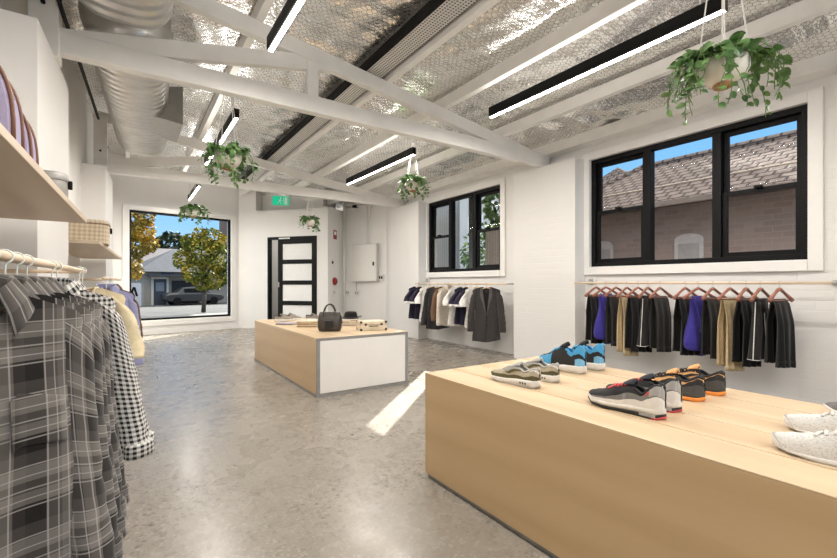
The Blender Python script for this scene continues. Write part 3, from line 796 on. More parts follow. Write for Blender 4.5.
hc = make_hanger(m_hang, m_chrome, 'clip'); fc = [True]
b1 = folded('black_trousers', m_blk, 71, .125, .57); b2 = folded('black_trousers', m_blk2, 72, .125, .57); b3 = folded('black_trousers', m_blk, 75, .135, .60)
ch = folded('beige_trousers', m_chino, 73, .11, .66); bl = jersey('blue_top', m_blue, 74); sh = shorts('striped_shorts', m_blk2, m_white, 76, .50)
def rail_y(px):
    a = (px - 418.5) / 424.2; t = 4.60 / (.5637 + .826 * a); return t * (.826 - .5637 * a)
GP = 'folded garments on the near right rail'; GHR = 'reddish wooden hangers on the near right rail'
items = [(596, b1, 0, 'black folded trousers at the left end of the near rail'), (606, bl, 4, 'ultramarine blue gathered top in the left set'), (616, b2, -3, 'black folded trousers between the blue top and beige trousers, left set'),
         (627, ch, 3, 'beige folded trousers in the left set'), (638, b3, -4, 'black folded trousers right of the beige pair, left set'), (648, sh, 5, 'black shorts with white side trim in the left set'), (660, b2, 2, 'black folded trousers at the right end of the left set'),
         (685.3, b1, -2, 'black folded trousers starting the right set'), (698.2, bl, 3, 'ultramarine blue gathered top in the right set'), (713, b2, 0, 'black folded trousers between the blue top and beige trousers, right set'),
         (730, ch, -3, 'beige folded trousers in the right set'), (746, b3, 3, 'black folded trousers right of the beige pair, right set'), (760.5, sh, 2, 'black shorts with white side trim in the right set'), (779.5, b1, 0, 'black folded trousers at the far right end of the rail')]
seen = set()
for px, src, a, lab in items:
    y = rail_y(px); rz = R(a - (24 if src is bl else 8))
    place(src, src.name not in seen, (4.60, y, 1.1), rz, lab, GP); seen.add(src.name)
    hang_hanger(hc, fc, 4.60, y, 1.1, rz, 'reddish hanger of the ' + lab.replace(' folded', '').replace('ultramarine ', '').replace(' gathered', ''), GHR)
# ------------------------------------------------------------------ sneakers (toe towards +y, heel towards the viewer)
class Shoe:
    Wd = [(0, .030), (.1, .036), (.3, .034), (.48, .037), (.70, .049), (.85, .046), (.95, .036), (1, .030)]
    def __init__(s, L=.30, H=1.0, sole=1.0, collar=1.0, point=1.0, dip=1.0):
        s.L, s.H, s.so, s.co, s.pt, s.dip = L, H, sole, collar, point, dip
    def wid(s, t):
        w = table(s.Wd, t)
        if t < .10: w *= math.sqrt(max(.0, 1 - ((.10 - t) / .10) ** 2)) * .92 + .08 * (t / .1)
        if t > .84: w *= max(.0, 1 - ((t - .84) / .16) ** 2.2) ** .5
        return max(w, .003)
    def cx(s, t): return table([(0, 0), (.45, -.004), (.8, .002), (1, .008)], t)
    def top(s, t): return s.so * table([(0, .040), (.3, .036), (.6, .028), (.85, .026), (1, .034)], t)
    def bot(s, t): return table([(0, .007), (.06, .0), (.66, .0), (.85, .006), (1, .020 * s.pt)], t)
    def crest(s, t):
        return s.H * table([(0, .076 * s.co), (.02, .092 * s.co), (.06, .100 * s.co), (.14, .088 * s.co), (.22, .080), (.31, .092), (.40, .097), (.55, .084), (.70, .064), (.84, .054), (.94, .046), (1, .037)], t)
    def qo(s, t): return table([(0, .03), (.025, .26), (.07, .42), (.2, .50), (.33, .40), (.42, .27), (.6, .22), (.70, .12), (.75, .02), (1, .02)], t)
    def y(s, t): return (t - .5) * s.L
    def U(s, t, q, off=0):
        a = abs(q); sg = 1 if q >= 0 else -1
        w = s.wid(t) * table([(0, .97), (.5, .95), (1, .97)], t) + off; h0 = s.top(t) - .006; h1 = max(s.crest(t), h0 + .006) + off
        ph = a * PI / 2
        n = table([(0, .55), (.3, .62), (.6, .8), (1, .8)], t)
        x = s.cx(t) + sg * w * (sin(ph) ** n) * (1 - .10 * (1 - a) * (t < .4)); z = h0 + (h1 - h0) * (cos(ph) ** n)
        yy = s.y(t) + (.010 * s.co * (z - h0) / .09 if t < .0 else 0)
        if t < .1: yy -= off * (1 - t / .1)
        if t > .9: yy += off * (t - .9) / .1
        return (x, yy, z)
    def qh(s, t, h):
        n = table([(0, .55), (.3, .62), (.6, .8), (1, .8)], t); h = min(1, max(0, h))
        return 2 / PI * math.acos(h ** (1 / n))
    ts = [0, .006, .016, .03, .05, .075, .1] + [.1 + .03 * i for i in range(1, 25)] + [.84, .865, .89, .91, .93, .95, .965, .98, .99, 1]
    def side(s, mat, par, name='upper'):
        m = MB()
        for sg in (-1, 1):
            us = [i / 12 for i in range(13)]
            f = lambda u, t: s.U(t, sg * lerp(s.qo(t), 1, u))
            m.grid(f, us if sg > 0 else us[::-1], s.ts)
        tt = [t for t in s.ts if t >= .70]
        m.grid(lambda u, t: s.U(t, u * s.qo(t)), [-1, -.5, 0, .5, 1], tt)
        return m.build(name, mat, par, smooth=True)
    def strip(s, lin, tong, par):
        def f(u, t):
            p = list(s.U(t, u * s.qo(t)))
            d = table([(0, 0), (.02, .2), (.07, 1), (.28, 1), (.40, .12), (.45, .05), (.7, .05)], t)
            e = max(0, 1 - u * u) ** .4
            p[2] -= e * d * (.055 * s.dip + (s.H - 1) * .05)
            return tuple(p)
        us = [-1, -.9, -.7, -.4, 0, .4, .7, .9, 1]
        MB().grid(f, us, [t for t in s.ts if t <= .41]).build('lining', lin, par, smooth=True)
        MB().grid(f, us, [t for t in s.ts if .37 <= t <= .72]).build('throat', tong, par, smooth=True)
        def g(u, v):
            t = lerp(.46, .335, v); b = s.U(t, u * .34)
            return (b[0] * (1 - .1 * v), b[1], b[2] + .002 + (.016 * s.H) * v ** 1.5 - .010 * u * u * v)
        MB().grid(g, us, [i / 8 for i in range(9)]).build('tongue', tong, par, smooth=True, solid=.013)
        # collar roll
        for sg in (-1, 1):
            MB().tube([s.U(t, sg * s.qo(t)) for t in [.012, .03, .06, .1, .15, .2, .25, .3, .345]], .0055, 8).build('collar_padding', lin, par, smooth=True)
    def laces(s, mat, par, n=6):
        m = MB()
        for i in range(n):
            t = lerp(.43, .68, i / (n - 1)); q = s.qo(t) + .10
            m.tube([tuple(Vector(s.U(t + .012 * (k / 3 - .5) * (1 if i % 2 else -1), lerp(-q, q, k / 6), .004))) for k in range(7)], (.0045, .0028), 8)
        m.build('laces', mat, par, smooth=True)
    def patch(s, name, mat, par, t0, t1, qa, qb, off=.0014, sides=(-1, 1), nt=26):
        ga = qa if callable(qa) else (lambda t: qa); gb = qb if callable(qb) else (lambda t: qb)
        fa = lambda t: max(s.qh(t, ga(t)), s.qo(t)); fb = lambda t: max(s.qh(t, gb(t)), s.qo(t) + .002)
        m = MB()
        tt = sorted(set([t0, t1] + [t for t in s.ts if t0 < t < t1] + [lerp(t0, t1, i / nt) for i in range(nt + 1)]))
        for sg in sides:
            us = [i / 8 for i in range(9)]
            m.grid(lambda u, t: s.U(t, sg * lerp(fa(t), fb(t), u), off), us if sg > 0 else us[::-1], tt)
        return m.build(name, mat, par, smooth=True)
    def solepart(s, name, mat, par, f0, f1, grow=.003, t0=0, t1=1):
        """slab of the sole between fractions f0..f1 of its height"""
        rings = []
        tt = [t for t in s.ts if t0 <= t <= t1]
        for t in tt:
            b, tp = s.bot(t), s.top(t); w = s.wid(t) + grow * (1 if .02 < t < .98 else .5); c = s.cx(t); z0 = lerp(b, tp, f0); z1 = lerp(b, tp, f1); yy = s.y(t)
            if t < .05: yy -= grow * (1 - t / .05)
            if t > .95: yy += grow * (t - .95) / .05
            fl = .0025
            rings.append([(c - w + fl, yy, z0), (c + w - fl, yy, z0), (c + w, yy, lerp(z0, z1, .3)), (c + w, yy, lerp(z0, z1, .75)), (c + w - fl, yy, z1), (c - w + fl, yy, z1), (c - w, yy, lerp(z0, z1, .75)), (c - w, yy, lerp(z0, z1, .3))])
        return MB().loft(rings).build(name, mat, par, smooth=True)
    def swoosh(s, mat, par, t0=.12, t1=.60, q0=.60, sc=1.0, sides=(-1, 1), name='side_mark'):
        def ql(t):
            u = (t1 - t) / (t1 - t0)
            return q0 + sc * (-.20 * (1 - (1 - u / .28) ** 2) if u < .28 else -.20 + .40 * ((u - .28) / .72) ** 1.1)
        def qu(t):
            u = (t1 - t) / (t1 - t0); th = .24 * (u / .28) ** 1.3 if u < .28 else .24 * (1 - (u - .28) / .72) ** .9
            return ql(t) + sc * th + .003
        return s.patch(name, mat, par, t0, t1, qu, ql, .0026, sides, 40)

def smat(n, c, r=.7, **k): return plain(n, c, r, var=.06, vs=40, bump=.12, bs=300, **k)
k_white = smat('shoe_white_foam', (.72, .70, .66), .5); k_beige = smat('shoe_beige_suede', (.44, .39, .29), .9); k_olive = smat('shoe_olive_suede', (.095, .085, .035), .9)
k_grey = smat('shoe_grey_mesh', (.42, .41, .38), .8); k_blk = smat('shoe_black_mesh', (.016, .016, .018), .75); k_red = smat('shoe_crimson', (.62, .07, .075), .6)
k_mid = smat('shoe_mid_grey', (.17, .165, .16), .7); k_lg = smat('shoe_light_grey', (.36, .35, .335), .7); k_blue = smat('shoe_sky_blue', (.055, .33, .62), .6)
k_blue2 = smat('shoe_pale_blue_mesh', (.17, .43, .66), .7); k_or = smat('shoe_orange_mesh', (.72, .40, .16), .7); k_orso = smat('shoe_orange_rubber', (.85, .29, .05), .5)
k_navy = smat('shoe_navy_tongue', (.03, .033, .045), .8); k_rub = smat('shoe_black_rubber', (.012, .012, .012), .5); k_dk = smat('shoe_dark_grey', (.06, .06, .058), .6)
def knit():
    t = NT('shoe_white_knit'); c = t.coord(); f = t.noise(t.coord(scale=(1, .6, 1)), 260, 2, .6)
    t.set(col=t.ramp(f, [(.36, (.50, .50, .485)), (.52, (.68, .675, .655))]), rough=.9); t.bump(f, .3, .003); return t.m
k_knit = knit()

def shoe_beige(label):
    o = thing('sneaker', label, 'sneaker'); s = Shoe(.31, 1.0, 1.0, 1.02)
    s.solepart('midsole', k_white, o, .16, 1); s.solepart('outsole', k_grey, o, 0, .16, .002)
    s.side(k_beige, o); s.strip(k_grey, k_grey, o); s.laces(k_grey, o)
    s.patch('mudguard', k_olive, o, 0, 1, lambda t: table([(0, .42), (.25, .36), (.5, .34), (.7, .52), (1, .75)], t), .0)
    s.patch('toe_cap', k_beige, o, .72, .93, 1, .80, .0016)
    s.patch('heel_tab', k_white, o, .0, .13, .97, .74, .002)
    s.patch('eyestay', k_lg, o, .34, .68, .96, .76, .002)
    s.swoosh(k_olive, o, .20, .60, .66)
    for sg in (-1, 1):
        for t in (.17, .22, .27):
            x = s.cx(t) + sg * (s.wid(t) + .003); MB().disc((x, s.y(t), .020), (sg, 0, 0), .005, .001, 12).build('air_window', k_dk, o)
    MB().disc((.0, s.y(0) - .0035, .066), (0, -1, 0), .006, .001, 12).build('heel_mark', k_olive, o); return o
def shoe_blue(label):
    o = thing('sneaker', label, 'sneaker'); s = Shoe(.31, 1.5, 1.15, 1.12, 1.0, .4)
    s.solepart('midsole', k_white, o, .14, 1, .005); s.solepart('outsole', k_grey, o, 0, .14, .003)
    s.side(k_blk, o); s.strip(k_blue, k_blk, o); s.laces(k_blue, o)
    s.patch('collar_panel', k_blue, o, 0, .30, 1, lambda t: .52 + .6 * t, .0028)
    s.patch('heel_counter', k_blue2, o, 0, .13, .36, 0, .0028)
    s.patch('toe_panel', k_blue, o, .62, .98, .85, .1, .002)
    s.patch('pull_tab', k_blue2, o, 0, .05, 1, .9, .004); return o
def shoe_red(label):
    o = thing('sneaker', label, 'sneaker'); s = Shoe(.315, 1.18, 1.05, 1.18)
    s.solepart('midsole', k_white, o, .45, 1, .003); s.solepart('outsole', k_rub, o, .0, .45, .003)
    s.solepart('heel_bumper', k_red, o, -.02, .2, .004, 0, .10)
    s.side(k_blk, o); s.strip(k_blk, k_navy, o); s.laces(k_red, o)
    s.patch('lower_panel', k_white, o, 0, .985, lambda t: table([(0, .50), (.2, .42), (.5, .26), (.8, .34), (1, .5)], t), 0, .0030)
    s.patch('middle_panel', k_mid, o, 0.0, .86, lambda t: table([(0, .86), (.12, .82), (.3, .64), (.6, .46), (1, .5)], t), lambda t: table([(0, .48), (.2, .40), (.5, .24), (1, .3)], t), .0020)
    s.patch('heel_panel', k_lg, o, 0, .13, .97, .52, .0034)
    s.swoosh(k_red, o, .04, .20, .70, .5)
    for sg in (-1, 1):
        m = MB(); x0 = s.cx(.14) + sg * (s.wid(.14) + .0045); m.box(min(x0, x0 - sg * .01), max(x0, x0 - sg * .01), s.y(.06), s.y(.24), .008, .018); m.build('air_window', k_lg, o)
    return o
def shoe_orange(label):
    o = thing('sneaker', label, 'sneaker'); s = Shoe(.305, 1.12, 1.05, 1.02)
    s.solepart('midsole', k_dk, o, .40, 1, .003); s.solepart('outsole', k_orso, o, 0, .42, .004)
    s.side(k_or, o); s.strip(k_blk, k_or, o); s.laces(k_blk, o)
    s.patch('heel_overlay', k_blk, o, 0, .34, lambda t: table([(0, .82), (.12, .72), (.34, .40)], t), 0, .0022)
    s.patch('side_overlay', k_dk, o, .0, .60, lambda t: table([(0, .46), (.3, .40), (.6, .12)], t), 0, .0030)
    s.patch('toe_overlay', k_blk, o, .70, 1, .5, 0, .002)
    s.patch('eyestay', k_blk, o, .36, .66, .92, .80, .002)
    s.swoosh(k_blk, o, .24, .62, .58); return o
def shoe_knit(label):
    o = thing('sneaker', label, 'sneaker'); s = Shoe(.335, 1.08, .55, 1.0, 2.2)
    s.solepart('midsole', k_white, o, .12, 1, .001); s.solepart('outsole', k_grey, o, 0, .12, .0)
    s.side(k_knit, o); s.strip(k_white, k_knit, o); s.laces(k_white, o, 5); return o
def shoe_plain(label, mat, name='sneaker'):
    o = thing(name, label, 'sneaker'); s = Shoe(.29, .95)
    s.solepart('midsole', k_white, o, .1, 1); s.side(mat, o); s.strip(k_dk, mat, o); s.laces(k_lg, o); return o
def pair(fn, pts, labs, group, rzs=(0, 0), z=TZ1, *a):
    o = fn(labs[0], *a)
    for i, (p, lab) in enumerate(zip(pts, labs)):
        q = place(o, i == 0, (p[0], p[1], z), R(rzs[i]), lab, group)
pair(shoe_beige, [(1.625, 1.515), (1.80, 1.54)], ['beige and olive sneaker at the corner of the front table, nearer of its pair', 'beige and olive sneaker standing behind its twin on the front table'], 'beige and olive sneakers', (3, 3))
pair(shoe_blue, [(2.10, 1.59), (2.265, 1.58)], ['sky blue and black sneaker, left of its pair, heel facing us', 'sky blue and black sneaker, right of its pair at the back edge'], 'sky blue sneakers', (3, 3))
pair(shoe_red, [(1.645, .945), (1.79, .955)], ['black, grey and white sneaker with crimson laces, nearest the table front', 'black, grey and white sneaker with crimson laces, behind its twin'], 'crimson laced sneakers', (1, 1))
pair(shoe_orange, [(2.03, .965), (2.215, .955)], ['orange and black sneaker with orange sole, left of its pair', 'orange and black sneaker with orange sole, right of its pair'], 'orange and black sneakers', (4, 2))
pair(shoe_knit, [(1.66, .305), (1.92, .345)], ['white knitted sneaker at the right picture edge, larger in view', 'white knitted sneaker behind the larger white one'], 'white knitted sneakers', (2, 2))
pair(shoe_plain, [(2.262, .335)], ['grey sneaker toe showing at the right picture edge above the white pair'], None, (0, 0), TZ1, smat('shoe_steel_grey', (.16, .15, .155), .8))
# two pairs on the middle table
pair(shoe_plain, [(1.76, 5.86), (1.92, 5.98)], ['grey low sneaker at the far left of the middle table', 'grey low sneaker beside the far left one on the middle table'], 'grey sneakers on the middle table', (-70, -75), TZ2, smat('shoe_stone', (.30, .27, .23), .9))
pair(shoe_plain, [(2.16, 5.75)], ['brown grey sneaker behind the black bag on the middle table'], None, (-75,), TZ2, smat('shoe_taupe', (.24, .21, .18), .9))

# ------------------------------------------------------------------ goods on the middle table
m_bag = plain('dark_leather', (.045, .038, .032), .5, var=.25, vs=20, bump=.2, bs=90)
def handbag(x, y, rz):
    o = thing('leather_bag', 'dark brown leather bag with two loop handles on the middle table', 'bag', (x, y, TZ2), rz)
    rings = []; n = 36
    for z, hx, hy in ((0, .10, .060), (.006, .118, .075), (.04, .128, .085), (.10, .130, .084), (.15, .126, .070), (.19, .116, .046), (.205, .11, .028), (.21, .10, .016)):
        rings.append([(hx * math.copysign(abs(cos(t)) ** .55, cos(t)) * (1 + .012 * sin(5 * t + z * 40)), hy * math.copysign(abs(sin(t)) ** .6, sin(t)) * (1 + .03 * sin(4 * t + z * 30)), z) for t in [2 * PI * k / n for k in range(n)]])
    MB().loft(rings).build('bag_body', m_bag, o, smooth=True)
    for sy in (-1, 1):
        pts = [(.065 * cos(a), sy * (.055 - .012 * sin(a)), .17 + .125 * sin(a)) for a in [PI * i / 14 for i in range(15)]]
        MB().tube([(.065, sy * .072, .10)] + pts + [(-.065, sy * .072, .10)], .007, 8).build('handle', m_bag, o, smooth=True)
    MB().tube([(-.1, 0, .212), (.1, 0, .212)], .004, 6).build('zip', m_metal, o)
    MB().box(-.045, .045, -.095, -.084, .03, .12).build('front_pocket', plain('black_leather', (.012, .011, .011), .4), o, bevel=.004)
    MB().tube([(.125, -.03, .17), (.14, -.06, .10), (.12, -.085, .06)], .005, 6).build('side_strap', m_bag, o, smooth=True)
handbag(1.83, 4.42, R(-28))
m_creamb = plain('cream_leatherette', (.66, .57, .43), .5); m_corner = plain('dark_corner', (.03, .022, .018), .4)
def case(x, y, z, sx, sy, sz, rz, label, g=None):
    o = thing('small_case', label, 'case', (x, y, z), rz, g)
    MB().box(-sx, sx, -sy, sy, 0, sz).build('case_body', m_creamb, o, bevel=.008)
    MB().box(-sx - .001, sx + .001, -sy - .001, sy + .001, sz * .62, sz * .66).build('lid_seam', plain('seam_brown', (.22, .13, .07), .6), o)
    for ax in (-1, 1):
        for ay in (-1, 1):
            for az in (0, 1):
                cx_, cy_, cz_ = ax * (sx - .010), ay * (sy - .010), (.012 if az == 0 else sz - .012)
                MB().box(cx_ - .013, cx_ + .013, cy_ - .013, cy_ + .013, cz_ - .0135, cz_ + .0135).build('corner_guard', m_corner, o, bevel=.004)
    MB().tube([(-.05, -sy, sz * .5), (-.04, -sy - .02, sz * .5), (.04, -sy - .02, sz * .5), (.05, -sy, sz * .5)], .005, 8).build('handle', m_corner, o, smooth=True)
    for q in (-.09, .09): MB().box(q - .012, q + .012, -sy - .004, -sy + .002, sz * .55, sz * .78).build('clasp', m_corner, o, bevel=.002)
case(2.27, 4.27, TZ2, .15, .10, .105, R(-14), 'cream hard case with dark corner guards on the middle table')
# folded stacks
def folded_stack(x, y, rz, cols, sx, sy, h, labs, g):
    z = TZ2
    for i, (m, lab) in enumerate(zip(cols, labs)):
        n = 28; rings = []
        for zz, k in ((0, .96), (h * .15, 1), (h * .5, 1.01), (h * .85, 1), (h, .95)):
            rings.append([((sx * k) * math.copysign(abs(cos(t)) ** .35, cos(t)) * (1 + .01 * sin(3 * t + i)), (sy * k) * math.copysign(abs(sin(t)) ** .35, sin(t)) * (1 + .015 * sin(5 * t + i * 2)), zz) for t in [2 * PI * j / n for j in range(n)]])
        o = MB().loft(rings).build('folded_garment', m, None, smooth=True, loc=(x + .004 * (i % 2), y, z), rot=(0, 0, rz + .04 * i)); tag(o, lab, 'folded clothes', g)
        MB().box(-sx * .98, sx * .98, -sy * 1.015, -sy * .99, h * .42, h * .58).build('fold_line', m_brown, o)
        z += h * 1.0
folded_stack(1.83, 5.02, R(-32), [m_creamb, m_chino, m_creamb], .15, .11, .025, ['cream folded garment, bottom of the stack left of the leather bag', 'beige folded garment, middle of the stack left of the leather bag', 'cream folded garment, top of the stack left of the leather bag'], 'folded stack by the bag')
folded_stack(2.27, 4.86, R(-30), [m_stone, m_creamb, m_stone], .13, .10, .028, ['stone folded garment at the bottom of the stack under the black hat', 'cream folded garment in the middle of the stack under the black hat', 'stone folded garment directly under the black hat'], 'folded stack under the hat')
folded_stack(1.66, 5.42, R(-40), [fabric('grey_lavender', (.34, .32, .36))], .12, .085, .022, ['grey lavender folded garment lying alone at the table left edge'], None)
hat = thing('black_hat', 'black felt hat lying on the folded stack on the middle table', 'hat', (2.30, 4.88, TZ2 + .0855), R(-20))
def ell(prof, k=.85, nn=30): return [[(r_ * cos(t), r_ * k * sin(t), z + (.012 * cos(2 * t) if r_ > .11 else 0)) for t in [2 * PI * j / nn for j in range(nn)]] for r_, z in prof]
MB().loft(ell([(.085, .006), (.088, .004), (.13, .012), (.142, .016), (.142, .018), (.13, .015), (.085, .009)]), cap=False).build('brim', m_blkm_safe, hat, smooth=True)
MB().loft(ell([(.088, .004), (.084, .03), (.078, .06), (.066, .082), (.04, .088), (.01, .074)])).build('crown', m_blkm_safe, hat, smooth=True)
MB().loft(ell([(.0885, .008), (.0885, .026)]), cap=False).build('hat_band', m_char, hat, smooth=True)

# ------------------------------------------------------------------ goods on the shelves
m_lil = plain('lilac_canvas', (.36, .32, .46), .85, var=.08, bump=.15, bs=200); m_tan = plain('tan_leather', (.20, .085, .05), .5)
def dome_bag(y, label, rz, sc=1):
    o = thing('canvas_bag', label, 'bag', (-.42, y, 1.486), rz, 'lavender canvas bags on the shelf')
    n = 22; prof = []
    for k in range(n + 1):
        t = PI * k / n; prof.append((.145 * math.copysign(abs(cos(t)) ** .6, cos(t)), .265 * sin(t) ** .62))
    prof = [(x, z) for x, z in prof]
    rings = []
    for yy, k in ((-.085, .86), (-.078, .95), (-.06, 1), (.06, 1), (.078, .95), (.085, .86)):
        rings.append([(x * k, yy, max(0, z * (k * .5 + .5)) + .002) for x, z in prof])
    MB().loft(rings).build('bag_body', m_lil, o, smooth=False)
    for yy in (-.062, .062):
        MB().tube([(x * 1.01, yy, z * 1.012 + .003) for x, z in prof], .006, 8).build('leather_piping', m_tan, o, smooth=True)
    MB().tube([(-.06, 0, .262), (-.05, 0, .295), (0, 0, .312), (.05, 0, .295), (.06, 0, .262)], .009, 8).build('handle', m_tan, o, smooth=True)
    MB().tube([(x * 1.005, 0, z * 1.006 + .003) for x, z in prof[3:-3]], .003, 6).build('zip', m_chrome, o)
    o.scale = (sc, sc, sc); return o
dome_bag(1.72, 'lavender canvas bag with tan piping, nearer one on the shelf', 0)
dome_bag(2.06, 'lavender canvas bag with tan piping, farther one on the shelf', 0, .93)
o = thing('round_tin', 'round grey tin with a dark clasp at the end of the nearer shelf', 'tin', (-.315, 2.70, 1.486))
MB().lathe([(.066, 0), (.068, .004), (.068, .12), (.066, .123)], 32).build('tin_body', plain('tin_grey', (.30, .29, .27), .5, .3), o, smooth=True)
MB().lathe([(.070, .108), (.071, .112), (.071, .140), (.064, .146), (.01, .148)], 32).build('tin_lid', plain('tin_lid', (.38, .37, .35), .5, .3), o, smooth=True)
MB().box(.066, .084, -.012, .012, .075, .115).build('clasp', m_blackm, o, bevel=.003)
def basket_mat():
    t = NT('woven_basket'); c = t.coord(); sp = t.n('ShaderNodeSeparateXYZ'); t.L(c, sp.inputs[0])
    s_ = t.math('ADD', sp.outputs[0], sp.outputs[1]); k = t.n('ShaderNodeTexChecker'); k.inputs['Scale'].default_value = 1
    cm = t.n('ShaderNodeCombineXYZ'); t.L(t.math('MULTIPLY', t.math('ADD', s_, sp.outputs[2]), 28), cm.inputs[0]); t.L(t.math('MULTIPLY', t.math('SUBTRACT', s_, sp.outputs[2]), 28), cm.inputs[1])
    cm.inputs[2].default_value = .5; t.L(cm.outputs[0], k.inputs['Vector'])
    t.set(col=t.mix(k.outputs['Fac'], (.52, .42, .29), (.68, .59, .45)), rough=.8); t.bump(k.outputs['Fac'], .4, .004); return t.m
m_bask = basket_mat()
o = thing('woven_basket', 'woven checkered straw basket with lid on the farther shelf', 'basket', (-.335, 4.95, 1.4535))
def rr(hx, hy, z, n=36): return [(hx * math.copysign(abs(cos(t)) ** .4, cos(t)), hy * math.copysign(abs(sin(t)) ** .4, sin(t)), z) for t in [2 * PI * k / n for k in range(n)]]
MB().loft([rr(.175, .20, 0), rr(.18, .205, .005), rr(.185, .21, .17), rr(.182, .207, .175)]).build('basket_body', m_bask, o, smooth=False)
MB().loft([rr(.188, .213, .168), rr(.19, .215, .17), rr(.19, .215, .20), rr(.18, .205, .212), rr(.10, .12, .216)]).build('basket_lid', m_bask, o, smooth=False)
MB().loft([rr(.192, .217, .172), rr(.192, .217, .180)], cap=False).build('lid_band', m_tan, o)
MB().box(.186, .204, -.02, .02, .11, .16).build('clasp', m_blackm, o, bevel=.003)

# ------------------------------------------------------------------ hanging plants
def leaf_mat(n, c1, c2):
    t = NT(n); c = t.coord(); f = t.noise(c, 14, 2); t.set(col=t.ramp(f, [(.35, c1), (.65, c2)]), rough=.4, spec=.4); return t.m
m_leaf = leaf_mat('pothos_leaf', (.04, .115, .03), (.17, .31, .10)); m_stem = plain('plant_stem', (.12, .2, .05), .6)
m_pot = plain('cream_pot', (.74, .71, .63), .5, var=.03); m_cord = plain('cotton_cord', (.72, .70, .66), .8); m_ring = wood('ring_wood', (.30, .14, .05), (.42, .22, .09), 'X', .5, 3)
LEAF = [(0, 0), (.22, .10), (.36, .30), (.38, .52), (.28, .76), (0, 1.0)]
def add_leaf(m, p, d, up, size, fold=.25):
    d = d.normalized(); s = d.cross(up)
    if s.length < 1e-3: s = Vector((1, 0, 0))
    s.normalize(); n = s.cross(d).normalized()
    P = []
    mid = [p + d * (size * v) - n * (size * .18 * v * v) for _, v in LEAF]
    rt = [mid[i] + s * (size * LEAF[i][0]) + n * (size * fold * LEAF[i][0]) for i in range(1, 5)]
    lt = [mid[i] - s * (size * LEAF[i][0]) + n * (size * fold * LEAF[i][0]) for i in range(1, 5)]
    vs = mid + rt + lt
    fs = [(0, 6, 1), (0, 1, 10)]
    for i in range(1, 4): fs += [(i, 5 + i, 6 + i, i + 1), (i, i + 1, 10 + i, 9 + i)]
    fs += [(4, 9, 5), (4, 5, 13)]
    m.add(vs, fs)
def plant(loc, r, label, trails, seed, ceil, nleaf=70, lsize=.055, tl=(.12, .34), lean=None):
    rg = random.Random(seed); o = thing('hanging_plant', label, 'hanging plant', loc, 0, 'hanging potted plants')
    h = r * 1.25
    MB().lathe([(r * .28, -h * .5), (r * .55, -h * .46), (r * .82, -h * .25), (r * .96, .0), (r, h * .38), (r * .97, h * .42), (r * .9, h * .40), (r * .86, h * .25)], 32).build('pot', m_pot, o, smooth=True)
    MB().lathe([(r * .86, h * .30), (.001, h * .33)], 24, cap=False).build('soil', plain('potting_soil', (.05, .035, .025), .9), o)
    tp = ceil - loc[2]
    for a in (.4, 1.97, 3.54, 5.11):
        x, y = cos(a), sin(a)
        MB().tube([(x * r * .3, y * r * .3, -h * .53), (x * r * .86, y * r * .86, -h * .26), (x * r * 1.02, y * r * 1.02, .0), (x * r * 1.02, y * r * 1.02, h * .4), (x * .012, y * .012, min(tp, .75))], .0032, 6).build('cord', m_cord, o)
    MB().tube([(0, 0, min(tp, .75) - .02), (0, 0, tp)], .004, 6).build('hanging_cord', m_cord, o)
    MB().tube([(r * .34 * cos(t), r * .34 * sin(t), -h * .56) for t in [2 * PI * k / 20 for k in range(21)]], .009, 8).build('wooden_ring', m_ring, o, smooth=True)
    f = MB(); st = MB()
    for i in range(nleaf):
        a = rg.uniform(0, 2 * PI); rad = r * math.sqrt(rg.random()) * 1.15; z = h * .36 + rg.uniform(0, .09) * (1.3 - rad / r)
        d = Vector((cos(a) * rg.uniform(.3, 1.2), sin(a) * rg.uniform(.3, 1.2), rg.uniform(-.5, .7)))
        add_leaf(f, Vector((cos(a) * rad, sin(a) * rad, z)), d, Vector((rg.uniform(-.3, .3), rg.uniform(-.3, .3), 1)), lsize * rg.uniform(.7, 1.15))
    for i in range(trails):
        a = rg.uniform(0, 2 * PI) if lean is None else rg.choice(lean) + rg.uniform(-.4, .4)
        Lr = rg.uniform(*tl); pts = []
        reach = rg.uniform(.03, .12)
        for k in range(9):
            u = k / 8; rad = r * .9 + reach * math.sin(u * PI * .6) * 1.2; aa = a + .25 * sin(u * 4 + i)
            pts.append(Vector((cos(aa) * rad, sin(aa) * rad, h * .42 + .035 * sin(u * PI) * (1 - u) * 3 - Lr * u ** 1.4)))
        st.tube(pts, .0018, 5)
        nl = max(6, int(Lr / .020))
        for k in range(nl):
            u = (k + .5) / nl; j = min(7, int(u * 8)); p = pts[j].lerp(pts[j + 1], u * 8 - j)
            d = Vector((cos(a) * rg.uniform(.1, .9) + rg.uniform(-.7, .7), sin(a) * rg.uniform(.1, .9) + rg.uniform(-.7, .7), rg.uniform(-.9, .25)))
            add_leaf(f, p, d, Vector((cos(a), sin(a), .6)), lsize * rg.uniform(.65, 1.1) * (1 - .35 * u))
    f.build('foliage', m_leaf, o, smooth=False); st.build('stems', m_stem, o)
    return o
plant((2.17, .79, 2.035), .092, 'large trailing plant in a cream pot hanging at the upper right', 32, 5, raftz(2.17), 70, .060, (.08, .28), [2.5, 2.75, -.55, 2.3, -.7, 2.5, 3.4])
plant((.74, 4.15, 2.22), .12, 'trailing plant in a cream pot between the two trusses, left of centre', 20, 6, raftz(.74), 60, .07, (.12, .34))
plant((.87, 7.95, 2.27), .11, 'trailing plant in a cream pot hanging before the shop window', 16, 8, raftz(.87), 60, .085, (.08, .24))
plant((3.30, 4.98, 2.47), .11, 'trailing plant in a cream pot left of the far right window', 22, 9, raftz(3.3), 70, .078, (.08, .28))
plant((2.93, 8.05, 2.28), .10, 'trailing plant hanging in front of the entry door', 14, 12, raftz(2.93), 70, .085, (.06, .22))

